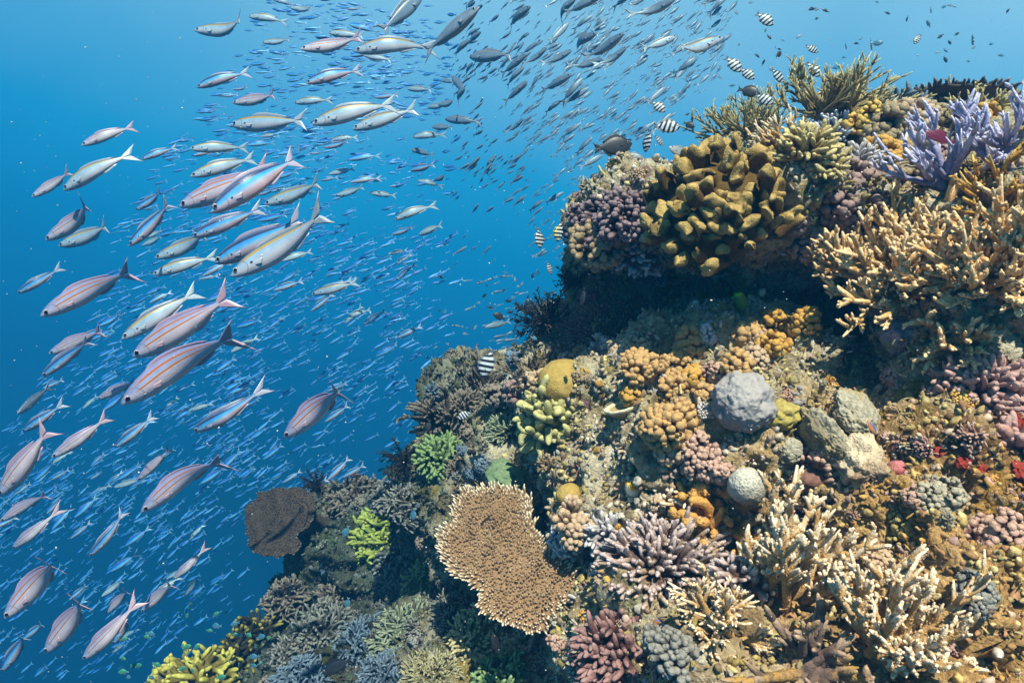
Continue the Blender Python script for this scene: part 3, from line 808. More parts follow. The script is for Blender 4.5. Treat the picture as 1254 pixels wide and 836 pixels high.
# big bright thicket
staghorn(1112, 345, 205, 84, 58, 5.2, YELL, 'bright sunlit tan staghorn thicket overhanging the dark hollow', stubs=1.0, nchild=7, gch=3, cl=(.26, .46), spread=1.55, lean=(-.35, -.45, .1), up=.6, ns=8)
staghorn(1218, 345, 165, 96, 50, 5.2, YELL, 'brightest tan staghorn at the edge of the reef', stubs=1.0, nchild=7, gch=3, cl=(.26, .46), spread=1.4, lean=(-.1, -.4, .1), up=.7, ns=8)
staghorn(1165, 425, 110, 70, 9, 5.0, YELL, 'small tan staghorn sprig hanging below the bright thicket', stubs=1.3, nchild=4, spread=1.3, lean=(-.5, -.8, 0), up=.3, ns=8)

# middle slope: soft knobs
SLOPE = 'soft knob corals on the middle slope'
for u, v, w, h, n, m, l in [
    (783, 450, 54, 36, 44, SOFT, 'tan knob clump highest at the pale edge of the slope'), (764, 432, 36, 26, 28, SOFTP, 'greyish knob clump beside the dark sea fan'),
    (788, 425, 26, 20, 18, SOFTP, 'tiny pale knob clump above the tan slope clumps'), (845, 424, 48, 32, 34, SOFT, 'tan clump below the white tuft'),
    (826, 448, 36, 24, 24, SOFT, 'small tan clump between two larger ones near the ledge shadow'), (866, 413, 24, 20, 14, WHITEK, 'white grey tuft in the ledge shadow'),
    (914, 412, 50, 40, 26, SOFT, 'tall tan finger clump under the neon yellow sea squirt'), (950, 400, 52, 34, 34, SOFTG, 'golden knob clump under the ledge'),
    (948, 426, 38, 28, 20, SOFTG, 'golden finger clump lower of two under the ledge'), (922, 446, 36, 26, 22, SOFTP, 'pinkish tan clump below the tall finger clump'),
    (904, 452, 42, 32, 22, SOFT, 'tan finger clump just above the grey boulder'), (852, 462, 36, 34, 12, SOFTG, 'few fat orange tan fingers in the middle of the slope'),
    (878, 458, 36, 24, 40, PINK, 'fine pinkish clump beside the fat orange fingers'), (826, 480, 62, 38, 56, SOFT, 'broad tan knob clump above the pale dish coral'),
    (864, 486, 38, 24, 20, SOFT, 'tan clump touching the upper side of the grey boulder'), (773, 486, 32, 24, 22, SOFTG, 'golden clump above the pale dish coral'),
    (814, 524, 66, 52, 52, SOFT, 'large tan finger clump beside the pale dish coral'), (845, 516, 44, 36, 30, SOFT, 'tan clump between large finger clump and grey boulder'),
    (822, 552, 44, 28, 26, SOFTP, 'pale lower end of the tan finger clumps'), (985, 400, 40, 36, 24, SOFTG, 'golden clump deep under the bright thicket'),
    (852, 543, 34, 22, 24, PINK, 'small pink clump below the grey boulder'), (863, 570, 56, 34, 60, PINK, 'pink stubby coral below the grey boulder'),
    (884, 582, 34, 26, 30, PINK, 'mauve pink lump beside the small brain coral'), (992, 580, 72, 44, 84, PINK, 'pink knob coral above the branching tan coral'),
    (706, 640, 68, 38, 58, SOFTP, 'tan knob coral above the table coral corner'), (650, 612, 42, 30, 30, BROWN, 'brown knob coral behind the table coral rim'),
]:
    knob_coral(u, v, w, h, n, m, l, name='knob_coral', group=SLOPE, length=.52, thick=1.0)
def ball(*a, **k): return boulder(*a, **k)
ball(902, 510, 71, 68, GREY, 'smooth grey boulder coral sitting on the slope', sink=.1, amp=.10, f=2.6, seed=4, amp2=.035)
ball(690, 474, 66, 52, DOME, 'mustard yellow dome coral at the edge of the slope', amp=.03, seed=2, sink=.35)
ball(918, 604, 44, 52, BRAIN, 'small white brain coral with fine pits', sink=.08, amp=.03, seed=6, sub=5)
ball(1060, 576, 64, 50, coral_mat((.42, .32, .20), (.60, .50, .36), .2, 1, bump=200, bstr=.9, var=.4, blotch=(.30, .20, .12)), 'cream lumpy coral beside the pink knob coral', amp=.26, f=2.2, amp2=.04, seed=9)
ball(1000, 545, 86, 46, GREYB, 'grey brown low mound behind the pink knob coral', amp=.12, amp2=.06, seed=10)
ball(1040, 510, 62, 32, GREYB, 'grey lump at the foot of the dark hollow', amp=.14, amp2=.07, seed=12)
ball(962, 556, 32, 30, GREYB, 'grey mound beside the pink knob coral', amp=.14, amp2=.06, seed=13)
ball(698, 610, 32, 24, DOME, 'small beige dome above the table coral', amp=.03, seed=14)
ball(620, 592, 58, 30, MINT, 'mint green soft mound behind the table coral', amp=.15, seed=15)
ball(1100, 577, 22, 18, coral_mat((.40, .10, .11), (.52, .18, .18), .2, 1), 'small pink red lump beside the cream coral', amp=.05, seed=16, sub=3)
ball(1032, 386, 20, 20, coral_mat((.12, .07, .30), (.20, .12, .45), .2, 1), 'little violet ball in the dark hollow', name='sponge', cat='sponge', seed=17, sub=3)
ball(1103, 420, 44, 40, coral_mat((.28, .22, .27), (.48, .38, .44), .2, 1, blotch=(.3, .3, .16)), 'dull lilac lump in the dark under the bright thicket', amp=.15, seed=18)
ball(955, 515, 46, 34, coral_mat((.34, .28, .06), (.40, .33, .10), .2, 1), 'yellowish lump with an orange cap beside the grey boulder', amp=.14, seed=19)
# pale dish coral: a shallow cup with a rolled rim
def dish(u, v, w, label):
    P, z, s = spot(u, v, .5); a = w * s / 2
    g = Geo(); K, n = 12, 40
    prof = [(.25, -.5), (.5, -.3), (.8, -.05), (.97, .12), (1.0, .22), (.95, .28), (.86, .27), (.75, .2), (.55, .14), (.35, .12), (.15, .12), (.01, .12)]
    th = np.arange(n) / n * 2 * math.pi
    k = 1 + .10 * np.cos(th * 2 + 1) + .05 * np.cos(th * 3) + .03 * np.cos(th * 7)
    V = np.concatenate([np.stack([a * R * k * np.cos(th), a * .75 * R * k * np.sin(th), np.full(n, a * Z) + a * .1 * np.cos(th + 1) * R], 1) for R, Z in prof])
    Q = [(i * n + j, i * n + (j + 1) % n, (i + 1) * n + (j + 1) % n, (i + 1) * n + j) for i in range(K - 1) for j in range(n)]
    tip = np.repeat([0, .1, .4, .9, 1, 1, .9, .6, .3, .2, .2, .2], n)
    link('dish_coral', g.add(V, Q, tip=tip).mesh('dish_coral', coral_mat((.36, .27, .12), (.70, .62, .44), .3, 1)), label=label, cat='coral', mat=matrix(P + z * a * .5, z, .3))
dish(765, 512, 46, 'pale cream dish coral with a rolled rim')
finger_coral(680, 520, 82, 62, 46, 5.6, LIMEC, 'yellow green finger coral with a black feather star on it', per=2, up=.25, ns=7)
finger_coral(828, 608, 60, 32, 26, 3, CREAM, 'pale spiky coral above the orange knobs', per=3)
finger_coral(853, 632, 76, 46, 30, 7.5, ORANGE, 'orange knobbly coral beside the small brain coral', per=2, stub=1.1, up=.3)
finger_coral(893, 655, 70, 40, 24, 7.0, ORANGE, 'dull orange knobbly coral below the small brain coral', per=2, stub=1.1, up=.3)
finger_coral(805, 696, 160, 70, 130, 3.6, VIOLETW, 'violet white finger coral bush beside the table coral', per=4, up=.35, spread=1.5, ns=7, stub=.9)
finger_coral(905, 715, 60, 40, 34, 4.2, VIOLETW, 'violet white side clump touching the branching tan coral', per=3)
finger_coral(762, 795, 90, 80, 60, 4.6, MAROON, 'maroon soft coral below the violet finger bush', per=4, up=.1, name='soft_coral')
knob_coral(832, 805, 62, 60, 60, LGREY, 'grey knobbed coral between maroon coral and branching tan coral', up=.1)
knob_coral(694, 656, 50, 24, 60, WHITEK, 'white lilac crusty knobs on the table coral edge', length=.35)
finger_coral(748, 655, 70, 30, 50, 3.2, WHITEK, 'pale lilac stubby crust above the violet finger bush', per=2)

# branching corals of the lower slope
staghorn(968, 735, 185, 160, 19, 5.3, CREAM, 'tall cream tipped branching coral with side twigs', stubs=1.5, nchild=13, gch=2, spread=.9, depth=2, ang=(.55, .9), cl=(.20, .38), lean=(.05, -.35, .15), up=.8, ns=8, seed=21)
staghorn(1085, 800, 190, 120, 22, 5.3, CREAM, 'lower cream and gold branching coral fanning over the rubble', stubs=1.5, nchild=11, gch=2, spread=1.1, depth=2, cl=(.20, .38), lean=(.1, -.35, .15), up=.8, ns=8, seed=22)
staghorn(885, 770, 120, 80, 14, 4.4, CREAM, 'short cream branching coral beside the grey knobs', stubs=1.4, nchild=5, spread=1.2, depth=2, lean=(-.3, -.4, 0), up=.6, ns=8, seed=23)
staghorn(990, 815, 170, 70, 11, 7.0, coral_mat((.13, .09, .075), (.38, .28, .20), .6, 1.05, blotch=(.40, .24, .06)), 'dark dead lower branches under the tall cream coral', stubs=.7, nchild=3, spread=1.4, depth=1, lean=(0, -.4, 0), ns=8, seed=24)
staghorn(706, 845, 70, 42, 4, 4.5, CREAM, 'pale twig tips rising at the bottom of the reef', stubs=1.2, nchild=3, spread=.9, depth=1, lean=(0, -.2, .4), up=.8, seed=25)
finger_coral(1195, 485, 108, 66, 120, 4.4, PINKL, 'lilac and salmon finger coral under the bright thicket', per=3, up=.1, spread=1.6, ns=8)
finger_coral(1240, 548, 60, 50, 30, 6.0, PINKL, 'small salmon finger coral beside red sponge', per=2, up=.1, ns=8)
knob_coral(1218, 660, 76, 48, 66, PINK, 'pale pink lumpy coral on the ochre rock', length=.3)
knob_coral(1112, 650, 60, 30, 60, coral_mat((.26, .20, .05), (.44, .35, .13), .3, 1), 'yellow crusted lump in the ochre rock', length=.25)
knob_coral(1150, 610, 66, 34, 60, GREYB, 'olive crusted mound above the ochre rock', length=.25)
knob_coral(1080, 690, 44, 24, 40, SOFTP, 'pale tan crust between ochre rock and branching coral', length=.3)
knob_coral(1195, 730, 60, 30, 50, LGREY, 'grey green crusted lump on the ochre rock', length=.25)
for u, v, w, l in [(1242, 520, 26, 'scarlet sponge beside the salmon finger coral'), (1205, 580, 20, 'red sponge crust under the lilac finger coral'), (1250, 580, 30, 'scarlet sponge crust in the dark corner'), (1178, 566, 16, 'small red sponge dot in the dark corner'),
                   (1150, 555, 14, 'tiny red sponge beside the cream coral shadow')]:
    ball(u, v, w, w * .55, RED, l, name='sponge', cat='sponge', amp=.25, f=2.5, seed=int(u), sub=4)
# table corals
OUT1 = [(558, 610), (592, 598), (629, 596), (650, 611), (653, 636), (660, 660), (684, 681), (709, 702), (712, 718), (696, 733), (672, 747), (668, 764), (647, 774), (629, 770), (601, 755), (586, 742), (589, 721), (561, 705), (543, 684), (537, 654), (552, 641), (555, 622)]
P, _n = surf(650, 705, 2.5)
table_coral(OUT1, 2.0, (-.18, -.62, .72), PLATE, DARKP, 'large tan table coral with a pale rim',   .0100, .0037, .013, P + np.array([0, .1, -.05]), seed=3)
OUT2 = [(300, 640), (303, 617), (320, 604), (341, 598), (362, 597), (380, 601), (385, 618), (383, 636), (372, 648), (361, 655), (368, 664), (360, 677), (340, 682), (320, 681), (304, 669)]
P, _n = surf(402, 668, 4.0)
table_coral(OUT2, 3.75, (-.35, -.75, .55), DARKP, DARKP, 'dark brown table coral standing out against blue water', .013, .0042, .010, P + np.array([.12, .45, -.1]), seed=5, rim=.02)

# deep seaward slope
finger_coral(538, 560, 58, 38, 46, 3.8, GREEN, 'bright green finger coral on the seaward ridge', per=3, up=.3)
staghorn(545, 520, 80, 62, 11, 3.2, LBROWN, 'brown branching coral reaching into open water', stubs=.6, nchild=4, spread=1.3, lean=(-.4, 0, 0))
staghorn(590, 480, 76, 46, 12, 2.6, LBROWN, 'grey brown branching coral behind the striped fish', stubs=.4, nchild=4, spread=1.3)
staghorn(652, 465, 70, 36, 11, 2.2, LBROWN, 'faint grey twigs on the ridge behind the mustard dome', stubs=0, nchild=4, spread=1.3, split=False)
knob_coral(655, 475, 46, 28, 36, SOFTP, 'yellowish knob coral beside the mustard dome')
knob_coral(612, 490, 42, 26, 34, LBROWN, 'brown knob coral on top of the ridge')
knob_coral(632, 482, 34, 30, 24, MAUVE, 'mauve lump between ridge twigs and yellowish knobs')
finger_coral(466, 652, 72, 40, 52, 3.6, LIME, 'lime green coral cluster on the blue pinnacle', per=3, up=.3)
finger_coral(455, 675, 40, 24, 26, 3.4, LIME, 'lower lime green coral clump on the blue pinnacle', per=3, up=.2)
finger_coral(440, 612, 64, 32, 44, 3.0, LBROWN, 'grey brown bush on top of the blue pinnacle', per=3)
finger_coral(478, 612, 50, 32, 36, 3.2, LGREY, 'grey bush on the shoulder of the pinnacle', per=3)
finger_coral(415, 615, 44, 26, 30, 3.0, LBROWN, 'small brown bush behind the dark table coral', per=3)
finger_coral(500, 620, 56, 26, 36, 2.6, LGREY, 'pale grey low bush between pinnacle and green finger coral', per=3)
finger_coral(487, 692, 70, 42, 50, 3.6, LGREY, 'lilac grey stubby coral below the lime cluster', per=3, up=.25)
finger_coral(312, 795, 78, 64, 44, 4.6, OLIVE, 'dark olive coral with yellow finger tips beside blue water', per=2, up=.6, spread=1.7)
finger_coral(238, 838, 116, 40, 40, 5.2, YFING, 'yellow finger coral with small green fish around it', per=2, up=.9)
knob_coral(205, 845, 60, 26, 20, YFING, 'fat yellow lobes in front of the yellow finger coral')
finger_coral(440, 790, 66, 34, 60, 2.4, LBLUE, 'blue grey bushy plate on the lower terrace', per=3, up=.5)
finger_coral(368, 835, 70, 28, 60, 2.6, LBLUE, 'blue branching mat at the bottom of the terrace', per=3, up=.6)
finger_coral(475, 825, 74, 30, 60, 2.4, LBLUE, 'slate blue low bush near the dark fish', per=3, up=.6)
finger_coral(562, 758, 76, 30, 90, 2.0, LGREY, 'grey green brush coral dome under the table coral', per=3)
finger_coral(528, 832, 80, 36, 110, 2.0, coral_mat((.15, .13, .06), (.38, .35, .21), .4, 1), 'fine olive brush coral at the bottom of the terrace', per=3, up=.6)
finger_coral(584, 778, 70, 34, 34, 3.2, coral_mat((.24, .19, .09), (.56, .48, .26), .4, 1), 'tan green twiggy coral under the table coral', per=3)
finger_coral(612, 832, 66, 34, 50, 3.6, GREEN, 'pale green knob coral near the black fish', per=2, up=.6)
finger_coral(396, 775, 70, 40, 56, 2.8, LGREY, 'grey twiggy coral beside the olive coral', per=3)
finger_coral(360, 805, 56, 30, 46, 2.6, LGREY, 'pale twiggy mat between olive coral and terrace', per=3)
finger_coral(405, 740, 50, 34, 40, 2.6, LBROWN, 'brown twigs in the shade of the pinnacle', per=3)
finger_coral(350, 735, 60, 40, 44, 2.6, LBROWN, 'dark bush under the dark table coral', per=3)
finger_coral(500, 770, 110, 40, 120, 2.4, coral_mat((.12, .14, .09), (.30, .33, .23), .5, 1.1), 'pale green grey low thicket over the terrace', per=3)
finger_coral(640, 800, 60, 30, 40, 3.0, SOFTP, 'tan stubby coral beside the black fish', per=2)
finger_coral(520, 715, 50, 26, 40, 2.6, coral_mat((.16, .17, .06), (.36, .38, .14), .4, 1.05), 'mossy green low coral below the pinnacle', per=3)
finger_coral(570, 500, 50, 30, 40, 2.4, LBROWN, 'brown twiggy coral on the ridge under the striped fish', per=3)
finger_coral(620, 530, 60, 30, 50, 2.4, coral_mat((.13, .14, .09), (.30, .34, .22), .4, 1.05), 'mossy grey green coral on the ridge side', per=3)
# feather stars
feather_star(683, 415, 78, 34, 'largest black feather star at the edge of the slope', seed=1, off=24)
feather_star(692, 362, 46, 24, 'small black feather star under the end of the shelf', seed=2, off=14)
feather_star(682, 500, 46, 30, 'black feather star clinging to the yellow green coral', seed=3, curl=.9, off=26)
feather_star(505, 566, 54, 26, 'black feather star beside the bright green finger coral', seed=4, off=16)
feather_star(398, 598, 42, 24, 'black feather star on top of the dark table coral', seed=5, off=14)

# sea squirts
def squirt(u, v, w, h, cols, label, up=.3):
    P, z, s = spot(u, v, up); a = w * s / 2; H = h * s
    t = np.array([0, .2, .45, .7, .88, .97, 1.0, .96, .8]); R = a * np.array([.7, .95, 1.0, .85, .62, .56, .48, .34, .26])
    Pc = np.stack([np.sin(t * 1.3) * H * .25, t * 0, t * H], 1)
    V, Q, T = tubes(Pc[None], R[None], 20)
    g = Geo().add(lumps(V, a * .12, 2 / a, 4), Q, T, tip=per_ring(np.array([[0, .1, .3, .4, .7, 1, 1, 1, 1]]), 20))
    P2 = np.stack([a * .6 + t * a * .8, t * 0, H * .35 + t * H * .35], 1)
    V, Q, T = tubes(P2[None], R[None] * .5, 14); g.add(V, Q, T, tip=per_ring(np.array([[0, .1, .3, .4, .7, 1, 1, 1, 1]]), 14))
    return link('sea_squirt', g.mesh('sea_squirt', coral_mat(*cols, .45, .9, bump=60, bstr=.2, var=.12, rough=.45)), label=label, cat='sea squirt', mat=matrix(P, z, 2.5))
squirt(777, 601, 20, 20, ((.85, .78, .66), (.85, .42, .02)), 'white sea squirt with yellow mouths on the pale slope')
squirt(910, 378, 18, 22, ((.30, .38, .05), (.80, .95, .04)), 'neon yellow sea squirt under the ledge')
squirt(1221, 795, 12, 11, ((.50, .46, .42), (.66, .60, .54)), 'white sea squirt on the ochre rock')

# low unnamed colonies filling the slope
r0 = np.random.default_rng(77)
FILL = {'mid': ([SOFTP, SOFT, PINK, GREYB, WHITEK, BROWN, SOFTG], 'small stubby coral colony on the pale rock slope', 'small colonies on the pale slope'),
        'right': ([SOFTP, PINK, GREYB, GOLD, PINKL, ORANGE], 'small crusty coral colony on the ochre rock', 'small colonies on the ochre rock'),
        'left': ([LGREY, LBROWN, LGREY, LBROWN, LGREY, LBLUE], 'small grey or green coral colony on the deep seaward slope', 'small colonies on the seaward slope'),
        'top': ([TANFAR, BROWN, SOFTP, MAUVE, GREYB], 'small coral colony on the sunlit crest', 'small colonies on the crest')}
cnt = 0
made = {}
while cnt < 300:
    k = r0.choice(idx, p=wgt / wgt.sum())
    u, v = pu[k], pv[k]
    if not (-5 < u < 1270 and 60 < v < 845): continue
    zone = 'left' if u < 640 else 'top' if v < 300 else 'right' if u > 1010 or v > 690 else 'mid'
    P, n = surf(u, v)
    if np.linalg.norm(P - pc[k]) > .08: continue
    cnt += 1
    ms, lab, grp = FILL[zone]
    m = ms[r0.integers(len(ms))]; s = P[1] / FPX
    w = (10 + 26 * r0.uniform() ** 1.8) * min(s, .003)
    z = unit(n * .6 + np.array([0, -.1, .4]))
    ty = int(r0.integers(3))
    key = (zone, ty, m.name, round(w * 100))
    rr = np.random.default_rng(int(r0.integers(1e6)))
    if ty == 0: g = knob_geo(rr, w, w * .55, 26, length=.4)
    elif ty == 1: g = finger_geo(rr, w, w * .6, 20, w * .055, per=3)
    else: g = knob_geo(rr, w, w * .35, 44, length=.3, ns=6)
    link('coral_colony', g.mesh('coral_colony', m), label=lab, cat='coral', group=grp, mat=matrix(P - z * w * .05, z, rr.uniform(0, 6)))
# ------------------------------------------------------------------ fish
def fish_mat(name, stops_q, lines=(), tail=None, rough=.40, bars=None, spec=.5, metal=.08, finc=None, spot=None):
    """colour by height on the body (attribute q, -1 belly .. 1 back) and by length (attribute s, 0 nose .. 1 tail fork)"""
    m, nt, p = new_mat(name)
    L = nt.links.new
    aq = N(nt, 'ShaderNodeAttribute', attribute_name='q'); as_ = N(nt, 'ShaderNodeAttribute', attribute_name='s'); af = N(nt, 'ShaderNodeAttribute', attribute_name='fin')
    qn = N(nt, 'ShaderNodeMath', operation='MULTIPLY_ADD', inp={1: .5, 2: .5}); L(aq.outputs['Fac'], qn.inputs[0])
    r = ramp(nt, [((q + 1) / 2, c) for q, c in stops_q]); L(qn.outputs[0], r.inputs[0])
    col = r.outputs[0]
    tc = N(nt, 'ShaderNodeTexCoord')
    vo = N(nt, 'ShaderNodeTexNoise', inp={'Scale': 9.0, 'Detail': 4.0}); L(tc.outputs['Object'], vo.inputs['Vector'])
    mr = N(nt, 'ShaderNodeMapRange', inp={1: .3, 2: .7, 3: .82, 4: 1.12}); L(vo.outputs['Fac'], mr.inputs[0])
    mm = N(nt, 'ShaderNodeMix', data_type='RGBA', blend_type='MULTIPLY'); mm.inputs[0].default_value = 1; L(col, mm.inputs[6]); L(mr.outputs[0], mm.inputs[7]); col = mm.outputs[2]
    for q0, hw, c, s0, s1 in lines:
        d = N(nt, 'ShaderNodeMath', operation='SUBTRACT', inp={1: q0}); L(aq.outputs['Fac'], d.inputs[0])
        ab = N(nt, 'ShaderNodeMath', operation='ABSOLUTE'); L(d.outputs[0], ab.inputs[0])
        k = N(nt, 'ShaderNodeMapRange', inp={1: hw, 2: hw * .6, 3: 0, 4: 1}); L(ab.outputs[0], k.inputs[0])
        k2 = N(nt, 'ShaderNodeMapRange', inp={1: s0, 2: s0 + .05, 3: 0, 4: 1}); L(as_.outputs['Fac'], k2.inputs[0])
        k3 = N(nt, 'ShaderNodeMapRange', inp={1: s1, 2: s1 - .04, 3: 0, 4: 1}); L(as_.outputs['Fac'], k3.inputs[0])
        m1 = N(nt, 'ShaderNodeMath', operation='MULTIPLY'); L(k.outputs[0], m1.inputs[0]); L(k2.outputs[0], m1.inputs[1])
        m3 = N(nt, 'ShaderNodeMath', operation='MULTIPLY'); L(m1.outputs[0], m3.inputs[0]); L(k3.outputs[0], m3.inputs[1])
        x = N(nt, 'ShaderNodeMix', data_type='RGBA'); L(m3.outputs[0], x.inputs[0]); L(col, x.inputs[6]); x.inputs[7].default_value = (*c, 1); col = x.outputs[2]
    if bars:
        cnt, ph, c = bars
        w = N(nt, 'ShaderNodeMath', operation='MULTIPLY_ADD', inp={1: .05}); L(aq.outputs['Fac'], w.inputs[0]); L(as_.outputs['Fac'], w.inputs[2])
        f = N(nt, 'ShaderNodeMath', operation='MULTIPLY_ADD', inp={1: cnt * 6.283, 2: ph}); L(w.outputs[0], f.inputs[0])
        sn = N(nt, 'ShaderNodeMath', operation='SINE'); L(f.outputs[0], sn.inputs[0])
        k = N(nt, 'ShaderNodeMapRange', inp={1: -.15, 2: .15, 3: 0, 4: 1}); L(sn.outputs[0], k.inputs[0])
        x = N(nt, 'ShaderNodeMix', data_type='RGBA'); L(k.outputs[0], x.inputs[0]); L(col, x.inputs[6]); x.inputs[7].default_value = (*c, 1); col = x.outputs[2]
    if spot:
        sx, sq, sr = spot
        v_ = N(nt, 'ShaderNodeCombineXYZ'); L(as_.outputs['Fac'], v_.inputs[0])
        q5 = N(nt, 'ShaderNodeMath', operation='MULTIPLY', inp={1: .11}); L(aq.outputs['Fac'], q5.inputs[0]); L(q5.outputs[0], v_.inputs[1])
        ds = N(nt, 'ShaderNodeVectorMath', operation='DISTANCE', inp={1: (sx, sq * .11, 0)}); L(v_.outputs[0], ds.inputs[0])
        k = N(nt, 'ShaderNodeMapRange', inp={1: sr, 2: sr * .6, 3: 0, 4: 1}); L(ds.outputs['Value'], k.inputs[0])
        x = N(nt, 'ShaderNodeMix', data_type='RGBA'); L(k.outputs[0], x.inputs[0]); L(col, x.inputs[6]); x.inputs[7].default_value = (.03, .03, .06, 1); col = x.outputs[2]
    if spot:      # edge of the gill cover
        dg_ = N(nt, 'ShaderNodeVectorMath', operation='DISTANCE', inp={1: (.085, 0, 0)}); L(v_.outputs[0], dg_.inputs[0])
        d2 = N(nt, 'ShaderNodeMath', operation='SUBTRACT', inp={1: .098}); L(dg_.outputs['Value'], d2.inputs[0])
        d3 = N(nt, 'ShaderNodeMath', operation='ABSOLUTE'); L(d2.outputs[0], d3.inputs[0])
        k = N(nt, 'ShaderNodeMapRange', inp={1: .007, 2: .002, 3: 0, 4: .55}); L(d3.outputs[0], k.inputs[0])
        g_ = N(nt, 'ShaderNodeMath', operation='GREATER_THAN', inp={1: .11}); L(as_.outputs['Fac'], g_.inputs[0])
        k2 = N(nt, 'ShaderNodeMath', operation='MULTIPLY'); L(k.outputs[0], k2.inputs[0]); L(g_.outputs[0], k2.inputs[1])
        x = N(nt, 'ShaderNodeMix', data_type='RGBA'); L(k2.outputs[0], x.inputs[0]); L(col, x.inputs[6]); x.inputs[7].default_value = (.16, .14, .18, 1); col = x.outputs[2]
    if finc:
        x = N(nt, 'ShaderNodeMix', data_type='RGBA'); L(af.outputs['Fac'], x.inputs[0]); L(col, x.inputs[6]); x.inputs[7].default_value = (*finc, 1); col = x.outputs[2]
    if tail:
        k = N(nt, 'ShaderNodeMapRange', inp={1: .985, 2: 1.02, 3: 0, 4: 1}); L(as_.outputs['Fac'], k.inputs[0])
        x = N(nt, 'ShaderNodeMix', data_type='RGBA'); L(k.outputs[0], x.inputs[0]); L(col, x.inputs[6]); x.inputs[7].default_value = (*tail, 1); col = x.outputs[2]
    L(col, p.inputs['Base Color']); p.inputs['Roughness'].default_value = rough; p.inputs['Specular IOR Level'].default_value = spec; p.inputs['Metallic'].default_value = metal
    sc = N(nt, 'ShaderNodeTexVoronoi', inp={'Scale': 95.0}); L(tc.outputs['Object'], sc.inputs['Vector'])
    bp = N(nt, 'ShaderNodeBump', inp={'Strength': .10, 'Distance': .003}); L(sc.outputs['Distance'], bp.inputs['Height']); L(bp.outputs[0], p.inputs['Normal'])
    return m
meye, _nt, _p = new_mat('fish_eye'); _p.inputs['Base Color'].default_value = (.42, .36, .38, 1); _p.inputs['Roughness'].default_value = .25
mpup, _nt, _p = new_mat('fish_pupil'); _p.inputs['Base Color'].default_value = (.008, .008, .02, 1); _p.inputs['Roughness'].default_value = .12

BELLY = (.80, .60, .60)
M2 = fish_mat('two_line_skin', [(-1, (.80, .56, .55)), (-.3, (.74, .60, .66)), (.15, (.58, .57, .72)), (.5, (.29, .38, .64)), (1, (.17, .19, .36))],
              [(.24, .085, (.60, .19, .005), .13, .88), (.70, .085, (.46, .13, .005), .16, .80)], tail=(.32, .03, .04), finc=(.56, .36, .44), spot=(.225, -.2, .004))
M1 = fish_mat('one_line_skin', [(-1, (.66, .58, .60)), (-.2, (.50, .56, .66)), (.2, (.32, .50, .68)), (.52, (.24, .38, .52)), (.78, (.10, .16, .26)), (1, (.07, .10, .17))],
              [(.60, .11, (.46, .27, .005), .12, .97)], tail=(.03, .03, .04), finc=(.42, .48, .56), spot=(.225, -.05, .016))
MB = fish_mat('blue_stripe_skin', [(-1, (.70, .42, .42)), (-.35, (.62, .46, .54)), (-.1, (.46, .56, .74)), (.15, (.10, .50, .90)), (.42, (.05, .32, .85)), (.58, (.02, .025, .06)), (.78, (.06, .10, .22)), (1, (.10, .13, .26))],
              [], tail=(.04, .03, .06), finc=(.50, .46, .58), spot=(.225, -.1, .014))
MG = fish_mat('grey_backlit_skin', [(-1, (.44, .40, .40)), (-.3, (.27, .36, .46)), (.4, (.13, .22, .36)), (1, (.07, .12, .22))], [(.6, .07, (.34, .24, .06), .12, .9)], tail=(.05, .04, .06), finc=(.28, .32, .40))  # grey fish seen against the light: their shaded side is darkened into the skin
MS = fish_mat('small_blue_skin', [(-1, (.36, .44, .56)), (-.4, (.30, .54, .78)), (0, (.06, .46, .90)), (.35, (.02, .17, .66)), (1, (.015, .06, .26))], [], finc=(.20, .32, .52))
MSER = fish_mat('sergeant_skin', [(-1, (.66, .70, .74)), (.5, (.62, .68, .74)), (1, (.55, .58, .50))], bars=(5.6, .4, (.012, .014, .022)), finc=(.10, .12, .16))
MSERY = fish_mat('sergeant_yellow_skin', [(-1, (.66, .70, .74)), (.3, (.62, .66, .60)), (1, (.72, .60, .05))], bars=(5.6, .4, (.012, .014, .022)), finc=(.10, .12, .16))
MDARK = fish_mat('dark_skin', [(-1, (.040, .040, .046)), (1, (.016, .018, .026))], finc=(.014, .016, .022))
MDY = fish_mat('dark_yellow_tail_skin', [(-1, (.03, .03, .034)), (1, (.014, .014, .018))], finc=(.014, .014, .018), tail=(.75, .42, .03))
MCHR = fish_mat('green_skin', [(-1, (.10, .20, .20)), (0, (.05, .22, .15)), (1, (.03, .26, .12))], finc=(.14, .26, .28))
MCYAN = fish_mat('cyan_skin', [(-1, (.10, .22, .30)), (1, (.03, .16, .28))], finc=(.12, .26, .36))
MMAG = fish_mat('magenta_skin', [(-1, (.50, .12, .16)), (-.5, (.16, .015, .05)), (1, (.10, .008, .035))], finc=(.22, .02, .08))
MGREYF = fish_mat('grey_fish_skin', [(-1, (.50, .42, .36)), (0, (.36, .36, .38)), (1, (.22, .24, .27))], finc=(.22, .22, .24))
MORG = fish_mat('orange_blue_skin', [(-1, (.75, .30, .04)), (0, (.60, .22, .05)), (.5, (.10, .14, .40)), (1, (.05, .10, .35))], finc=(.6, .25, .04))

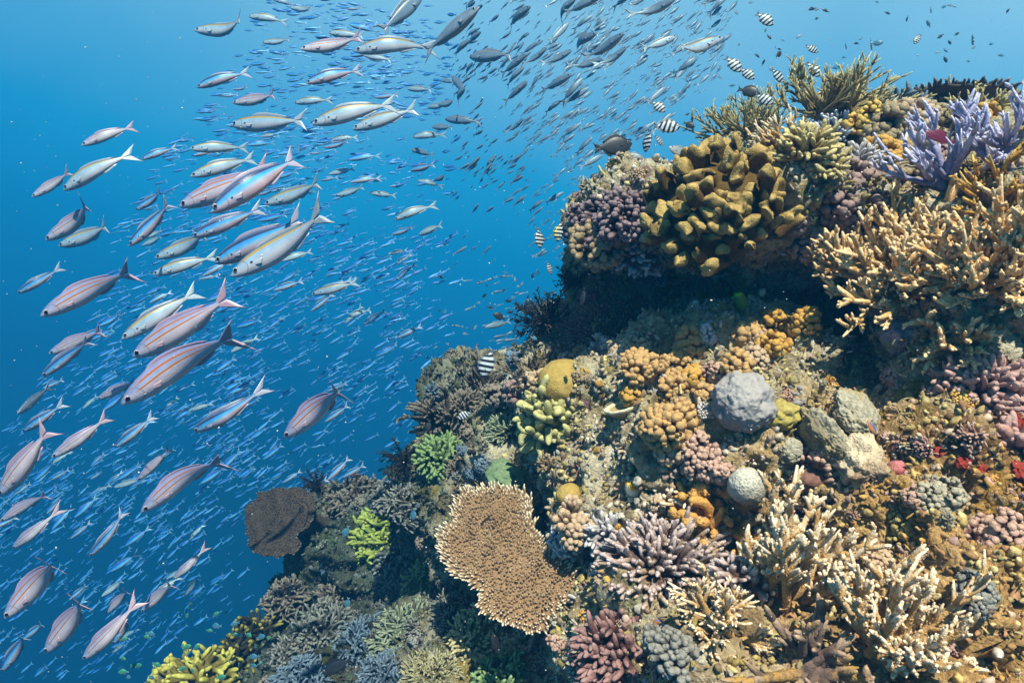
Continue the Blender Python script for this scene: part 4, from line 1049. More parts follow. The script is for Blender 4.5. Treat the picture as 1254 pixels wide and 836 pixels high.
SHAPES = {  # s, upper half height, lower half height, half width (fractions of the length); tail size, fork
    'fusilier': (np.array([1, 1.03, 1.03, .95]) * np.array([[0, .008, .008, .006], [.02, .022, .024, .016], [.06, .044, .046, .030], [.12, .064, .066, .044], [.2, .082, .084, .056], [.3, .094, .098, .064], [.4, .096, .104, .066],
                           [.5, .088, .096, .060], [.6, .073, .078, .048], [.7, .052, .054, .034], [.78, .033, .034, .021], [.84, .021, .021, .012], [.87, .020, .020, .008]]), .155, .62),
    'oval': (np.array([[0, .012, .012, .008], [.03, .045, .05, .02], [.08, .10, .11, .038], [.15, .165, .165, .055], [.25, .225, .215, .068], [.38, .25, .245, .07], [.5, .235, .235, .062],
                       [.62, .185, .19, .046], [.72, .12, .125, .03], [.8, .065, .068, .018], [.85, .05, .05, .010]]), .16, .35),
    'long': (np.array([[0, .010, .010, .008], [.03, .04, .045, .02], [.08, .08, .09, .035], [.16, .125, .135, .05], [.28, .165, .165, .06], [.42, .175, .17, .06], [.56, .15, .15, .05],
                       [.68, .105, .105, .035], [.78, .055, .055, .02], [.84, .03, .03, .011], [.87, .028, .028, .008]]), .15, .45),
}
def blade(base, tipr, ns_, th, bend):
    """thin two sided fin between a base curve and an outer curve (n,3 each)"""
    base, tipr = np.asarray(base, float), np.asarray(tipr, float)
    n = len(base); rows = 4
    t = np.linspace(0, 1, rows)
    G = base[:, None] * (1 - t)[None, :, None] + tipr[:, None] * t[None, :, None]
    thk = th * (1 - .75 * t)
    up_ = G + np.array([0, 1, 0]) * thk[None, :, None]; dn = G - np.array([0, 1, 0]) * thk[None, :, None]
    V = np.concatenate([up_.reshape(-1, 3), dn.reshape(-1, 3)]); o = n * rows
    q = [(i * rows + j, (i + 1) * rows + j, (i + 1) * rows + j + 1, i * rows + j + 1) for i in range(n - 1) for j in range(rows - 1)]
    q2 = [(a + o, d + o, c + o, b + o) for a, b, c, d in q]
    edge = []
    for i in range(n - 1): edge.append((i * rows + rows - 1, (i + 1) * rows + rows - 1, (i + 1) * rows + rows - 1 + o, i * rows + rows - 1 + o))
    for j in range(rows - 1): edge += [(j, j + 1, j + 1 + o, j + o), ((n - 1) * rows + j, (n - 1) * rows + j + o, (n - 1) * rows + j + 1 + o, (n - 1) * rows + j + 1)]
    return V, q + q2 + edge
def bent(V, k):
    V = np.array(V, float)
    x = np.clip(-V[:, 0] - .35, 0, None)
    V[:, 1] += k * x ** 2 * 1.6
    return V
def fish_geo(shape, bend=0.0, ns=16, hi=True):
    """fish along -x from the nose at the origin, unit length; returns body (with tail) and fins as separate Geo"""
    prof, tl, fork = SHAPES[shape]
    if hi:
        ss = np.unique(np.concatenate([np.linspace(0, prof[-1, 0], 22), [.01, .02]]))
    else: ss = prof[[0, 2, 4, 6, 8, 10, -1] if len(prof) > 12 else [0, 2, 4, 6, 8, -1], 0]
    up_ = np.interp(ss, prof[:, 0], prof[:, 1]); lo = np.interp(ss, prof[:, 0], prof[:, 2]); wd = np.interp(ss, prof[:, 0], prof[:, 3])
    th = np.arange(ns) / ns * 2 * math.pi
    c, s_ = np.cos(th), np.sin(th)
    z = np.where(s_[None] > 0, up_[:, None] * s_[None], lo[:, None] * s_[None])
    y = wd[:, None] * np.sign(c)[None] * np.abs(c)[None] ** .85
    x = -np.repeat(ss[:, None], ns, 1)
    V = np.stack([x, y, z], -1).reshape(-1, 3)
    K = len(ss)
    Q = [(k * ns + i, k * ns + (i + 1) % ns, (k + 1) * ns + (i + 1) % ns, (k + 1) * ns + i) for k in range(K - 1) for i in range(ns)]
    V = np.concatenate([V, [[.004, 0, -.002]]])
    T = [(i, K * ns, (i + 1) % ns) for i in range(ns)]
    S_ = np.concatenate([np.repeat(ss, ns), [0]]); q_ = np.concatenate([np.tile(s_, K), [0]])
    body = Geo().add(bent(V, bend), Q, T, s=S_, q=q_, fin=np.zeros(len(V)))
    h = prof[-1, 1]; x0 = prof[-1, 0] - .02
    for sg in (1, -1):      # the two lobes of the tail, part of the body mesh
        n = 5; k = np.linspace(0, 1, n)
        base = np.stack([-x0 - k * .0, k * 0, sg * h * (1 - k * 1.0)], 1)
        outer = np.stack([-(x0 + .03 + tl * (1 - fork * k ** .8) + .0), k * 0, sg * (tl * .95 * (1 - k) ** 1.35 + .004)], 1)
        outer[0, 0] -= .015
        Vb, Qb = blade(base, outer, 4, .006, 0)
        tt = np.tile(np.linspace(0, 1, 4), n * 2)
        body.add(bent(Vb, bend), Qb, s=.87 + tt * .16 * (np.abs(Vb[:, 2]) / (tl * .95)).clip(0, 1), q=np.full(len(Vb), .0), fin=np.full(len(Vb), .9))
    fins = {}
    f = lambda a: np.interp(a, prof[:, 0], prof[:, 1]); fl = lambda a: np.interp(a, prof[:, 0], prof[:, 2])
    k = np.linspace(.26, .74, 9); big = .024 if shape == 'fusilier' else .06
    hgt = big * np.array([.35, .95, 1.0, .9, .8, .7, .62, .55, .3])
    Vb, Qb = blade(np.stack([-k, 0 * k, f(k) - .006], 1), np.stack([-k - .035, 0 * k, f(k) + hgt], 1), 4, .004, 0)
    fins['dorsal_fin'] = Geo().add(bent(Vb, bend), Qb, s=-Vb[:, 0], q=np.full(len(Vb), .95), fin=np.full(len(Vb), .6))
    k = np.linspace(.55, .74, 6); hgt = big * np.array([.4, .9, .8, .65, .5, .3])
    Vb, Qb = blade(np.stack([-k, 0 * k, -fl(k) + .006], 1), np.stack([-k - .035, 0 * k, -fl(k) - hgt], 1), 4, .004, 0)
    fins['anal_fin'] = Geo().add(bent(Vb, bend), Qb, s=-Vb[:, 0], q=np.full(len(Vb), -.95), fin=np.full(len(Vb), .8))
    gp = []
    for sg in (1, -1):
        w0 = np.interp(.25, prof[:, 0], prof[:, 3])
        k = np.linspace(0, 1, 5)
        base = np.stack([-.245 + 0 * k, sg * w0 * .9 + 0 * k, -.01 - .03 * k], 1)
        out = np.stack([-.245 - .085 * (1 - .4 * k), sg * (w0 + .010 - .004 * k), -.015 - .042 * k], 1)
        Vb, Qb = blade(base, out, 4, .0025, 0)
        fins.setdefault('pectoral_fin', []).append(Geo().add(Vb, Qb, s=np.full(len(Vb), .3), q=np.full(len(Vb), -.2), fin=np.full(len(Vb), .75)))
    return body, fins
def eye_geo(shape, sg):
    prof = SHAPES[shape][0]
    se, ez, er = (.068, .014, .0235) if shape == 'fusilier' else (.105, .05, .030)
    w = np.interp(se, prof[:, 0], prof[:, 3])
    V, F = ico(2)
    P = V * np.array([er, er * .32, er]) + np.array([-se, sg * w * .93, ez])
    g = Geo().add(P, T=F)
    pup = F[(V[F].mean(1)[:, 1] * sg > .76)]
    return g, np.array([(V[f].mean(0)[1] * sg > .70) for f in F])
FM = {}
def fish_meshes(shape, mat, bend):
    key = (shape, mat.name, bend)
    if key in FM: return FM[key]
    b, f = fish_geo(shape, bend)
    d = {'body': b.mesh('body', mat), 'dorsal_fin': f['dorsal_fin'].mesh('dorsal_fin', mat), 'anal_fin': f['anal_fin'].mesh('anal_fin', mat),
         'pectoral_fin': [x.mesh('pectoral_fin', mat) for x in f['pectoral_fin']], 'eye': []}
    for sg in (1, -1):
        g, pm = eye_geo(shape, sg)
        me_ = g.mesh('eye', [meye, mpup]); me_.polygons.foreach_set('material_index', pm.astype(np.int32)); d['eye'].append(me_)
    # one mesh for fish too small to show their parts
    w = Geo()
    for q in [b, f['dorsal_fin'], f['anal_fin']]:
        w.add(np.concatenate(q.V), np.concatenate([x + 0 for x in q.Q]) if q.Q else None, np.concatenate(q.T) if q.T else None, **{k: np.concatenate([z[1] for z in v]) for k, v in q.A.items()})
    d['whole'] = w.mesh('fish', mat)
    FM[key] = d
    return d
def fish_matrix(nose, tail, size, roll=0.0):
    X = unit(nose - tail)
    up_ = np.array([0, 0, 1.0])
    Y = np.cross(up_, X)
    if np.linalg.norm(Y) < .15: Y = np.array([0, 1.0, 0])
    Y = unit(Y); Z = np.cross(X, Y)
    c, s_ = math.cos(roll), math.sin(roll)
    Y, Z = Y * c + Z * s_, -Y * s_ + Z * c
    return Matrix(((X[0] * size, Y[0] * size, Z[0] * size, nose[0]), (X[1] * size, Y[1] * size, Z[1] * size, nose[1]), (X[2] * size, Y[2] * size, Z[2] * size, nose[2]), (0, 0, 0, 1)))
rf = np.random.default_rng(99)
def put_fish(name, shape, mat, n0, t0, length, label, cat, group, parts=True, yaw=None, roll=0.0, bend=None, Y=None, far=99.0):
    """n0, t0: photo pixels of nose and tail tip; the distance follows from the fish's real length"""
    n0, t0 = np.array(n0, float), np.array(t0, float)
    pl = np.linalg.norm(n0 - t0)
    yaw = rf.uniform(-.3, .3) if yaw is None else yaw
    D = Y if Y else length * 1.02 * FPX * math.cos(yaw) / pl
    D = min(D, far)
    dy = length * math.sin(yaw)
    a, b = px(*n0, D - dy / 2), px(*t0, D + dy / 2)
    bend = float(rf.choice([-.7, -.35, 0, .35, .7])) if bend is None else bend
    M = fish_matrix(a, b, np.linalg.norm(a - b) / 1.02, roll)
    d = fish_meshes(shape, mat, bend)
    if not parts:
        return link(name, d['whole'], label=label, cat=cat, group=group, mat=M)
    e = bpy.data.objects.new(name, None); COL.objects.link(e); e.matrix_world = M; e.empty_display_size = .02
    e['label'] = label; e['category'] = cat
    if group: e['group'] = group
    link('body', d['body'], e); link('dorsal_fin', d['dorsal_fin'], e); link('anal_fin', d['anal_fin'], e)
    for x in d['pectoral_fin']: link('pectoral_fin', x, e)
    for x in d['eye']: link('eye', x, e)
    return e
# ------------------------------------------------------------------ the fusiliers one can single out: nose, tail, kind, label
SCHOOL = 'fusiliers streaming past the reef'
T = {'2': M2, '1': M1, 'b': MB, 'g': MG}
BIG = [
 ((149, 495), (292, 388), '2', 'largest two-lined pink fusilier heading down, lowest of the overlapping pair'),
 ((163, 437), (287, 360), '2', 'two-lined pale fusilier just above the largest two-lined one, overlapping it'),
 ((283, 338), (412, 262), '1', 'large silvery fusilier with one olive yellow line and raised dark tail'),
 ((263, 322), (374, 266), 'b', 'blue striped fusilier with dark back behind the silvery olive-lined one'),
 ((257, 260), (372, 182), 'b', 'longest blue striped fusilier with pink belly and blurred raised tail'),
 ((220, 253), (332, 205), '2', 'pink fusilier with a gold line hidden partly by the longest blue striped one'),
 ((50, 387), (168, 322), '2', 'two-lined fusilier with pink tail alone at the edge of the school'),
 ((173, 627), (272, 540), '2', 'two-lined fusilier with upright tail above the open blue gap'),
 ((6, 757), (92, 658), '2', 'big two-lined fusilier diving at the bottom corner, red tail tips'),
 ((56, 799), (118, 718), '2', 'dull two-lined fusilier diving beside the bottom corner one'),
 ((102, 807), (163, 745), '2', 'pink two-lined fusilier lowest of the diving three'),
 ((0, 607), (62, 522), '2', 'two-lined fusilier cut by the picture edge, diving steeply'),
 ((0, 638), (62, 598), '2', 'greyish two-lined fusilier at the picture edge below the steep diver'),
 ((63, 560), (132, 514), '2', 'white two-lined fusilier with one bright orange line near the picture edge'),
 ((348, 536), (436, 455), '2', 'two-lined fusilier alone in the small-fish stream, nearest the reef'),
 ((283, 153), (376, 147), '1', 'pale fusilier with gold back line heading level, beneath the upper stream'),
 ((382, 152), (482, 120), '1', 'pale fusilier with gold back line and blurred fins, behind the yellow-backed one'),
 ((432, 158), (512, 132), '1', 'yellow-backed fusilier with dark outline in the middle of the stream'),
 ((434, 63), (527, 44), '1', 'long pale lilac fusilier heading level at the top of the stream'),
 ((368, 60), (446, 52), '2', 'pale pink fusilier beside the long lilac one'),
 ((374, 102), (443, 80), 'b', 'blue fusilier with white belly under the pale pink one'),
 ((238, 37), (314, 38), '1', 'white lilac fusilier alone at the top edge of the school'),
 ((241, 107), (302, 84), 'b', 'slim blue and white fusilier alone with its tail raised'),
 ((78, 233), (153, 182), '1', 'dark brown-lined fusilier with tail raised, in a pair at the school edge'),
 ((39, 241), (90, 211), '2', 'small white fusilier in a pair with the brown-lined one'),
 ((100, 178), (162, 151), '2', 'white fusilier with dark tail tip swimming highest of the edge group'),
 ((232, 182), (303, 178), '1', 'grey-blue fusilier heading level above two rounder ones'),
 ((233, 216), (312, 190), '1', 'grey-blue fusilier tucked under the level one'),
 ((324, 250), (400, 225), '1', 'grey-blue fusilier with gold line beside the long raised tail'),
 ((235, 290), (320, 255), 'b', 'blue fusilier between the longest striped one and the silvery one'),
 ((190, 316), (268, 286), '1', 'silver fusilier with thin gold line under the longest striped one'),
 ((187, 336), (262, 312), '1', 'dim silver fusilier with brown back just below another silver one'),
 ((158, 301), (213, 248), 'b', 'violet-backed fusilier diving beside the silver ones'),
 ((56, 294), (130, 248), '2', 'pink white fusilier with dark tail tips in the edge group'),
 ((72, 301), (146, 276), '1', 'silver fusilier with olive back just below the pink white edge fish'),
 ((149, 415), (240, 355), '1', 'shaded olive-backed fusilier with long dark tail behind the two-lined pair'),
 ((60, 433), (132, 400), '2', 'dull two-lined fusilier left of the shaded olive-backed one'),
 ((51, 461), (112, 412), 'b', 'bright blue and white fusilier below the dull two-lined one'),
 ((119, 489), (170, 462), '2', 'small white fusilier touching the head of the largest two-lined one'),
 ((237, 528), (314, 488), 'b', 'black-backed fusilier with pinkish belly below the largest two-lined one'),
 ((21, 359), (72, 330), 'b', 'white and violet fusilier heading out at the school edge'),
 ((140, 548), (186, 512), 'b', 'violet-blue fusilier with dark tail above the white orange-lined one'),
 ((109, 681), (155, 630), 'b', 'black-tailed fusilier with white belly between diving two-lined ones'),
 ((173, 749), (217, 706), '2', 'brownish two-lined fusilier heading down in front of a second one'),
 ((212, 709), (247, 678), '2', 'small two-lined fusilier with its nose at the brownish one'),
 ((168, 588), (210, 548), '2', 'faint grey two-lined fusilier beside the upright-tailed one'),
 ((2, 822), (38, 768), 'b', 'slim blue fusilier diving in the bottom corner'),
 ((139, 788), (165, 742), 'b', 'slim blue fusilier overlapping the pink diving one'),
 ((16, 671), (60, 636), '2', 'small grey fusilier above the big bottom corner diver'),
 ((21, 507), (62, 472), 'g', 'dull olive fusilier at the edge above the corner group'),
 ((28, 528), (72, 498), 'b', 'blue fusilier under the dull olive one'),
 ((130, 751), (162, 716), '2', 'faint small two-lined fusilier over the diving pair'),
 ((226, 729), (248, 700), '1', 'little pale fusilier beside the brownish two-lined pair'),
 ((587, 9), (519, 66), 'g', 'big grey-blue fusilier heading up with dark tail, at the top edge'),
 ((518, -8), (466, 40), 'g', 'grey-lilac fusilier cut by the top edge, dark tail hanging'),
 ((575, 70), (628, 66), 'g', 'stout lilac-grey fusilier heading level below the big rising one'),
 ((545, 146), (584, 148), 'g', 'stout pale fusilier turning, dorsal fin raised'),
 ((553, 93), (575, 118), 'g', 'grey fusilier with head up and tail hanging to the turning one'),
 ((505, 168), (545, 162), '1', 'small lilac fusilier with thin tail fork beside the turning one'),
 ((503, 183), (532, 190), 'g', 'small grey fusilier right under the lilac one'),
 ((607, 189), (589, 214), 'g', 'brown grey fusilier rising in the sparse blue middle'),
 ((511, 221), (540, 226), '1', 'small silver fusilier with spread tail in the sparse middle'),
 ((483, 269), (530, 247), '1', 'olive-backed fusilier below the dense middle of the stream'),
 ((885, 46), (818, 72), '1', 'striped pinkish fusilier heading for the crest of the reef'),
 ((828, -2), (778, 26), 'g', 'yellow-lined grey fusilier cut by the top edge, rising'),
 ((829, 44), (783, 64), '1', 'pale yellow-lined fusilier rising under the top edge'),
 ((764, 41), (722, 74), 'g', 'broad grey-blue fusilier, uppermost of the rising overlapping pair'),
 ((768, 57), (735, 86), 'g', 'grey-blue fusilier lower in the rising overlapping pair'),
 ((731, 41), (690, 58), 'g', 'slim grey fusilier rising before the overlapping pair'),
 ((738, 72), (702, 86), 'g', 'grey fusilier with pale tail fork under the overlapping pair'),
 ((701, 61), (665, 82), 'g', 'blue-grey fusilier with white tail fork, rising'),
 ((670, 58), (644, 82), 'g', 'small dark grey fusilier rising next to the white-forked one'),
 ((645, 66), (613, 92), 'g', 'dark grey fusilier with forked white tail beside the stout lilac one'),
 ((700, 91), (663, 112), 'g', 'olive-bellied fusilier rising in the middle of the turn'),
 ((646, 99), (617, 126), 'g', 'grey fusilier rising below the forked white tail'),
 ((641, 145), (622, 164), 'g', 'round dark fusilier rising alone in the turn'),
 ((650, 8), (615, 32), 'g', 'steel blue fusilier rising near the top edge'),
 ((688, 123), (664, 138), 'g', 'small dark blue fusilier under the olive-bellied one'),
 ((742, -10), (690, 18), 'g', 'pale fusilier cut by the top edge with white tail fork'),
 ((706, -2), (672, 24), 'g', 'grey fusilier cut by the top edge beside the white tail fork'),
 ((785, -14), (745, 8), 'g', 'grey fusilier nearly hidden by the top edge'),
 ((304, 20), (348, 23), '1', 'small white fusilier with raised back, top edge of the school'),
 ((354, 9), (388, 15), '1', 'small grey fusilier lower of the two touching the top edge'),
 ((333, -1), (360, 5), '1', 'small grey fusilier upper of the two touching the top edge'),
 ((321, 52), (358, 51), '1', 'small lilac fusilier under the white raised-back one'),
 ((285, 126), (344, 118), '2', 'slim pale fusilier just above the gold-backed level one'),
 ((360, 126), (404, 120), '1', 'pale blue fusilier with blurred fins in the upper stream'),
 ((402, 40), (446, 44), '1', 'pale fusilier behind the long lilac one'),
 ((173, 195), (216, 178), 'b', 'small violet blue fusilier alone inside the edge'),
 ((166, 257), (204, 234), 'b', 'deep blue small fusilier alone beside the pink gold-lined one'),
 ((405, 172), (436, 166), '1', 'rounded pale fusilier below the gold-backed pair'),
 ((410, 240), (448, 230), '1', 'silver fusilier in the stream beside the grey-blue gold-lined one'),
 ((452, 236), (486, 240), '1', 'pale fusilier turning sideways in the stream'),
 ((382, 360), (436, 346), '1', 'olive-lined fusilier among the small blue ones under the raised tail'),
 ((485, 343), (505, 322), 'b', 'small bright fusilier with a shining side in the sparse middle'),
 ((444, 398), (470, 378), 'b', 'bright blue fusilier nearest the sparse middle'),
 ((422, 396), (444, 374), '1', 'pale fusilier beside the bright blue one in the small-fish stream'),
]
rb = np.random.default_rng(5)
for n0, t0, k, lab in BIG:
    left = n0[0] < t0[0]
    ln = np.hypot(n0[0] - t0[0], n0[1] - t0[1])
    low = np.clip((n0[1] - 100) / 300, 0, 1)
    roll = rb.uniform(-.05, .12) + (.30 if k in '2b' else .08) * low
    n1, t1 = np.array(n0, float), np.array(t0, float)
    lab = lab.replace('left of', 'beside'); n0 = np.array(n0) + 0
    # fish in the turn are seen foreshortened, from behind or in front
    yaw = rb.uniform(-.25, .25)
    if k == 'g': yaw = rb.uniform(.45, .8) * (1 if n0[0] > 540 else -1) * (-1 if left else 1)
    put_fish('fusilier', 'fusilier', T[k], n1, t1, .22 if ln < 60 or n0[0] == 348 else .25, lab, 'fish', SCHOOL, True, yaw=yaw, roll=(-roll if left else roll))

# the rest of the school
def heading(u, v):
    """nose direction in the picture for a fish of the stream at photo pixel u, v, and how foreshortened it swims"""
    dl = np.array([-1.0, np.interp(v, [0, 120, 250, 450, 700], [-.02, .06, .30, .62, .82])])
    if u < 470: return unit(dl), .1
    dr = np.array([.75, -.62]) if v < 330 else np.array([-1, .25])
    k = np.clip((u - 470) / 170, 0, 1)
    w = dl if k < .5 else dr
    return unit(w), 1.0 * math.exp(-((u - 575) / 75) ** 2) * (1 if v < 300 else .4) + .12
def inside(u, v):
    lo = np.interp(v, [0, 60, 120, 200, 300, 380, 450, 520, 600, 836], [330, 290, 265, 190, 130, 120, 60, 10, -20, -20])
    hi = np.interp(v, [0, 100, 160, 220, 300, 400, 450, 520, 560, 600, 690, 740, 780, 836], [900, 880, 800, 740, 690, 670, 600, 520, 480, 440, 330, 310, 220, 120])
    return lo < u < hi
def density(u, v):
    d = 1.0
    if u > 520 and v > 260: d *= .5
    if u > 560 and v > 380: d *= .5
    if u < 200 and v < 330: d *= .45
    if v > 690 and u < 300: d *= .55
    if 480 < u < 640 and 150 < v < 300: d *= .7
    if u > 560 and v < 260: d *= 1.3
    return d
def sample(r, n, lmin, lmax, pw):
    out = []
    while len(out) < n:
        u, v = r.uniform(-15, 900), r.uniform(-10, 830)
        cl = noise(np.array([[u / 75, v / 42, 3.3]]), 1.0, 5)[0] + .5 * noise(np.array([[u / 30, v / 22, 8.3]]), 1.0, 6)[0]
        if not inside(u, v) or r.uniform() > density(u, v) * np.clip(.62 + .8 * cl, .10, 1): continue
        out.append((u, v, lmin + (lmax - lmin) * r.uniform() ** pw))
    return out
rs = np.random.default_rng(31)
ZONES = [(lambda u, v: u > 620 and v < 330, 'small grey-blue fusilier rising with the shoal over the shelf', 'small fusiliers rising over the shelf'),
         (lambda u, v: u > 470, 'small fusilier of the loose blue middle of the school', 'small fusiliers in the loose middle'),
         (lambda u, v: v < 180, 'small silver-blue fusilier of the upper stream heading level', 'small fusiliers of the upper stream'),
         (lambda u, v: v < 420, 'small silver-blue fusilier of the dense stream slanting down', 'small fusiliers of the dense stream'),
         (lambda u, v: True, 'small bright blue fusilier of the lower stream diving', 'small fusiliers of the lower stream')]
for u, v, ln in sample(rs, 300 - len(BIG), 21, 40, 1.3):
    d, fs = heading(u, v)
    d = unit(d + rs.normal(0, .12, 2))
    k = 's' if u < 480 and rs.uniform() < .5 else ('1' if u < 540 else 'g')
    m = {'s': MS, '1': M1 if rs.uniform() < .6 else MB, 'g': MG}[k]
    lab, grp = next((a, b) for f, a, b in ZONES if f(u, v))
    yaw = min(fs, 1.05) * rs.uniform(.6, 1.0) * (1 if d[0] > 0 or u > 560 else -1) if fs > .3 else rs.uniform(-.2, .2)
    ln *= math.cos(yaw) ** .7
    put_fish('fusilier', 'fusilier', m, (u + d[0] * ln / 2, v + d[1] * ln / 2), (u - d[0] * ln / 2, v - d[1] * ln / 2), .19, lab, 'fish', grp, parts=False, yaw=yaw, roll=rs.uniform(-.15, .15), bend=float(rs.choice([-.35, 0, .35])),
             Y=min(.19 * 1.02 * FPX * math.cos(yaw) / ln, 8.2))
# the far mass of the school, past counting
b, f = fish_geo('fusilier', 0, 8, hi=False)
BV = np.concatenate(b.V); BQ = np.concatenate(b.Q); BT = np.concatenate(b.T)
BA = {k: np.concatenate([z[1] for z in vv]) for k, vv in b.A.items()}
def mass(lst, length, mat, name, label, far):
    g = Geo()
    for u, v, ln in lst:
        d, fs = heading(u, v); d = unit(d + rs.normal(0, .13, 2))
        yaw = min(fs, 1.1) * rs.uniform(.5, 1.0) if fs > .3 else rs.uniform(-.2, .2)
        ln = ln * math.cos(yaw) ** .7
        D = min(length * FPX * math.cos(yaw) / ln, far); dy = length * math.sin(yaw)
        a_ = px(u + d[0] * ln / 2, v + d[1] * ln / 2, D - dy / 2); b_ = px(u - d[0] * ln / 2, v - d[1] * ln / 2, D + dy / 2)
        M = np.array(fish_matrix(a_, b_, np.linalg.norm(a_ - b_), rs.uniform(-.3, .3)))
        g.add(BV @ M[:3, :3].T + M[:3, 3], BQ, BT, **BA)
    return link(name, g.mesh(name, mat), kind='stuff', label=label)
S1 = sample(rs, 4300, 7, 22, 1.6)
mass([x for x in S1 if x[0] <= 560 ], .145, MS, 'small_fish_shoal', 'dense mass of tiny bright blue fish streaming down', 12.0)
mass([x for x in S1 if x[0] > 560 ], .145, MG, 'grey_fish_shoal', 'far mass of tiny grey-blue fish rising over the shelf', 12.0)

# ------------------------------------------------------------------ reef fish
SG = 'sergeant fish with black and white bars'
for n0, t0, ln, m, lab in [
    ((947, 31), (926, 16), .13, MSER, 'barred sergeant fish alone high over the crest'), ((908, 88), (888, 70), .13, MSER, 'barred sergeant fish, upper of the pair over the crest'),
    ((924, 97), (906, 84), .13, MSER, 'barred sergeant fish, lower of the pair over the crest'), ((1004, 94), (987, 76), .13, MSER, 'barred sergeant fish just above the crest thicket'),
    ((1002, 64), (986, 56), .13, MSER, 'faint barred sergeant fish in the haze over the crest'), ((1068, 62), (1066, 46), .13, MSER, 'tiny barred sergeant fish beside a blue one in open water'),
    ((1119, 54), (1128, 42), .13, MSER, 'tiny barred sergeant fish over the slate finger coral'), ((1192, 55), (1190, 43), .13, MSER, 'tiny dark barred fish above the crest table'),
    ((960, 101), (944, 84), .13, MSER, 'barred sergeant fish in front of the thin thicket'), ((947, 127), (924, 116), .13, MSER, 'barred sergeant fish beside the black damselfish'),
    ((815, 137), (797, 124), .13, MSER, 'small barred sergeant fish above the surgeonfish nose'), ((833, 156), (800, 154), .15, MSER, 'barred sergeant fish heading level over the folded coral'),
    ((790, 187), (796, 157), .15, MSER, 'barred sergeant fish pointing down behind the surgeonfish'), ((812, 178), (802, 166), .12, MSER, 'small pale barred fish behind the folded coral top'),
    ((693, 298), (712, 266), .15, MSER, 'barred sergeant fish at the end of the shelf, largest there'), ((682, 296), (688, 270), .13, MSERY, 'yellow tinted barred sergeant fish at the end of the shelf'),
    ((662, 304), (658, 278), .13, MSER, 'barred sergeant fish pointing down in open water'), ((675, 336), (670, 320), .12, MSER, 'little barred fish below the shelf corner'),
    ((590, 462), (604, 426), .16, MSER, 'barred sergeant fish pointing down over the ridge'), ((560, 512), (578, 504), .13, MSER, 'barred sergeant fish in front of the brown branching coral')]:
    put_fish('sergeant_fish', 'oval', m, n0, t0, ln, lab, 'fish', SG, True, yaw=rf.uniform(-.25, .25), bend=.0, far=2.3 if n0[1] > 110 else 2.75)
for nm, sh, m, n0, t0, ln, lab, Y in [
    ('surgeonfish', 'oval', MDARK, (774, 176), (727, 182), .20, 'dark surgeonfish swimming level in open water', None), ('surgeonfish', 'oval', MDARK, (664, 379), (633, 378), .22, 'far blue-grey surgeonfish beside the slope edge', 5.2),
    ('damselfish', 'oval', MDARK, (722, 223), (736, 211), .09, 'black damselfish below the surgeonfish', None), ('damselfish', 'oval', MDARK, (931, 115), (903, 109), .12, 'black damselfish over the thin thicket', None),
    ('damselfish', 'oval', MDARK, (851, 156), (837, 150), .09, 'black damselfish above the folded coral', None), ('damselfish', 'oval', MDARK, (604, 384), (619, 391), .08, 'small dark damselfish in open water below the striped ones', None),
    ('damselfish', 'oval', MDARK, (523, 529), (526, 514), .07, 'tiny dark damselfish over the green finger coral', None), ('damselfish', 'long', MDARK, (468, 581), (478, 573), .07, 'tiny dark fish above the pinnacle', None),
    ('damselfish', 'long', MDARK, (430, 583), (446, 581), .08, 'tiny dark fish over the brown bush', None), ('damselfish', 'long', MDY, (603, 776), (614, 802), .09, 'black fish with yellow tail below the table coral', 1.9),
    ('damselfish', 'long', MDARK, (395, 824), (432, 806), .16, 'long dark fish low over the terrace', 2.6), ('damselfish', 'long', MDARK, (712, 374), (716, 352), .05, 'tiny dark fish near the shelf end', 2.0),
    ('damselfish', 'oval', MCYAN, (424, 745), (427, 731), .06, 'cyan blue damselfish in the dark under the pinnacle', 3.2), ('damselfish', 'oval', MCYAN, (505, 637), (508, 622), .06, 'cyan blue damselfish beside the pale low bush', 2.7),
    ('damselfish', 'oval', MCYAN, (421, 658), (427, 643), .06, 'cyan blue damselfish in front of the lime cluster', 3.3), ('damselfish', 'oval', MCYAN, (658, 416), (650, 412), .05, 'cyan blue damselfish at the big feather star', 2.4),
    ('damselfish', 'oval', MCYAN, (1082, 52), (1066, 54), .10, 'small blue fish touching a barred one over the crest', None), ('anthias', 'long', MMAG, (1133, 161), (1169, 176), .12, 'dark magenta fish in front of the lilac branches', 1.75),
    ('snapper', 'long', MGREYF, (819, 180), (850, 194), .15, 'pale grey fish with brown back behind the folded coral', 2.75), ('snapper', 'long', MGREYF, (788, 193), (761, 191), .14, 'grey fish low over the purple plate coral', 2.9),
    ('wrasse', 'long', MORG, (1073, 531), (1061, 514), .05, 'little orange and blue fish at the foot of the hollow', 1.45), ('wrasse', 'long', MORG, (810, 762), (798, 758), .03, 'tiny orange fish over the maroon coral', 1.45),
    ('damselfish', 'oval', MDARK, (957, 64), (950, 70), .09, 'small hazy dark fish left of the crest group'.replace(' left of', ' beside'), None), ('damselfish', 'oval', MDARK, (1059, 74), (1065, 70), .05, 'tiny purple dark fish above the crest thicket', 3.2)]:
    put_fish(nm, sh, m, n0, t0, ln, lab, 'fish', None, True, yaw=rf.uniform(-.2, .2), bend=.0, Y=Y, far=5.3 if Y else 2.35)
rc = np.random.default_rng(12)
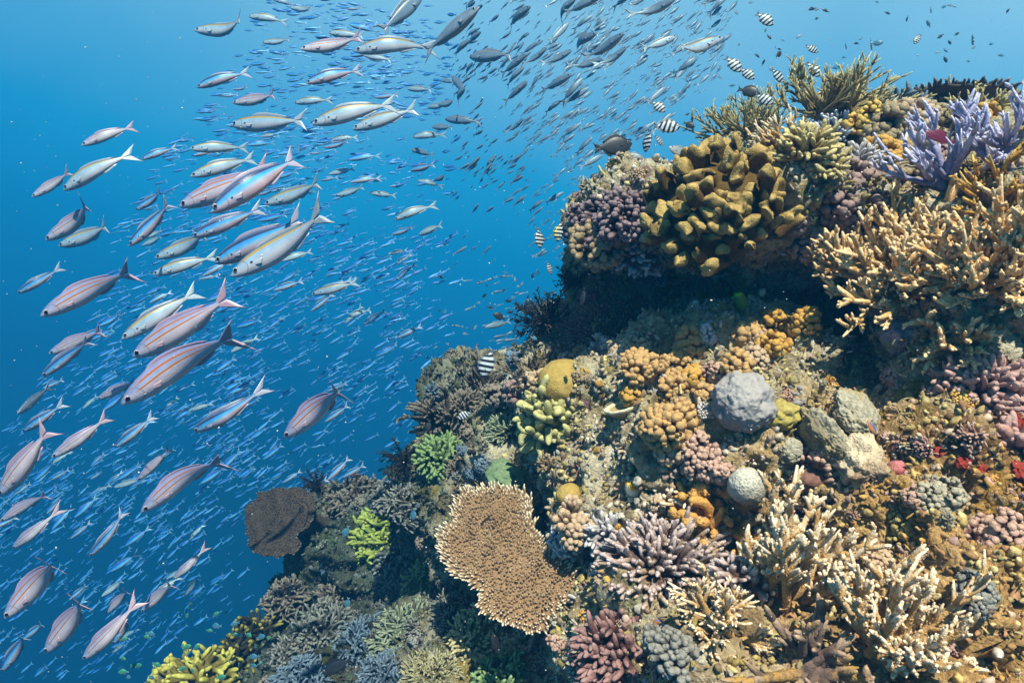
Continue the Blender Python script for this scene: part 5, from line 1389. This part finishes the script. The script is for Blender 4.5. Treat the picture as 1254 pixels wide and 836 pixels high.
for i in range(46):
    u, v = (rc.uniform(150, 330), rc.uniform(775, 832)) if i < 30 else (rc.uniform(180, 320), rc.uniform(735, 800))
    a_ = rc.uniform(0, 6.28); ln = rc.uniform(8, 15); d = np.array([math.cos(a_), .45 * math.sin(a_)])
    put_fish('chromis', 'oval', MCHR if i % 3 else MCYAN, (u + d[0] * ln / 2, v + d[1] * ln / 2), (u - d[0] * ln / 2, v - d[1] * ln / 2), .055, 'small green chromis hovering by the yellow finger coral' if i % 3 else 'small blue chromis hovering by the yellow finger coral',
             'fish', 'green chromis by the yellow coral' if i % 3 else 'blue chromis by the yellow coral', parts=False, bend=0.0, Y=rc.uniform(2.45, 3.0))
for i in range(60):
    u, v = rc.uniform(900, 1245), rc.uniform(2, 90)
    if i > 42: u, v = rc.uniform(820, 960), rc.uniform(60, 150)
    ln = rc.uniform(5, 10); d = unit(np.array([rc.uniform(-1, 1), rc.uniform(-.7, .7)]))
    put_fish('small_reef_fish', 'long', [MDARK, MCYAN, MG][i % 3], (u + d[0] * ln / 2, v + d[1] * ln / 2), (u - d[0] * ln / 2, v - d[1] * ln / 2), .07,
             'tiny hazy fish in open water above the crest', 'fish', 'tiny fish above the crest', parts=False, bend=0.0, Y=rc.uniform(4.0, 6.5))
for i in range(46):
    u, v = rc.uniform(520, 690), rc.uniform(330, 520)
    if v > 420 and u > 560: v = rc.uniform(330, 420)
    ln = rc.uniform(4, 9); d = unit(np.array([rc.uniform(-1, 1), rc.uniform(-.3, .7)]))
    put_fish('small_reef_fish', 'oval', [MDARK, MCYAN, MG][i % 3], (u + d[0] * ln / 2, v + d[1] * ln / 2), (u - d[0] * ln / 2, v - d[1] * ln / 2), .06,
             'tiny hazy fish in open water beside the slope', 'fish', 'tiny fish beside the slope', parts=False, bend=0.0, Y=rc.uniform(5.0, 7.0))
# drifting specks
rp = np.random.default_rng(8); g = Geo(); V0, F0 = ico(0)
for i in range(1100):
    Y = rp.uniform(.7, 4.5); u, v = rp.uniform(-20, 1274), rp.uniform(-20, 856)
    hit = BVH.ray_cast(Vector((0, 0, 0)), Vector(px(u, v, 1)).normalized())
    if hit[0] is not None and hit[0].y < Y + .1: continue
    g.add(V0 * rp.uniform(.0005, .0015) * (.5 + Y * .35) * rp.uniform(.6, 1.5, 3) + px(u, v, Y), T=F0)
mp, _nt, _p = new_mat('plankton'); _p.inputs['Base Color'].default_value = (.55, .58, .6, 1)
link('plankton', g.mesh('plankton', mp), kind='stuff')['label'] = 'pale specks drifting in the water'
# ------------------------------------------------------------------ the air is water here: even haze round camera and scene
mh = bpy.data.materials.new('water_haze'); mh.use_nodes = True
nt = mh.node_tree; nt.nodes.clear()
pv_ = N(nt, 'ShaderNodeVolumePrincipled')
pv_.inputs['Color'].default_value = (.009, .098, .245, 1)
pv_.inputs['Absorption Color'].default_value = (.02, .36, .62, 1)
pv_.inputs['Density'].default_value = HAZE_DENSITY
o_ = N(nt, 'ShaderNodeOutputMaterial'); nt.links.new(pv_.outputs[0], o_.inputs['Volume'])
x0, x1, y0, y1, z0, z1 = -11.0, 7.0, -1.1, 13.5, -7.2, 6.9
V = [(x, y, z) for x in (x0, x1) for y in (y0, y1) for z in (z0, z1)]
Q = [(0, 1, 3, 2), (4, 6, 7, 5), (0, 4, 5, 1), (2, 3, 7, 6), (0, 2, 6, 4), (1, 5, 7, 3)]
link('haze', Geo().add(V, Q).mesh('haze', mh, smooth=False), kind='stuff')['label'] = 'blue sea water fading the far fish and reef'
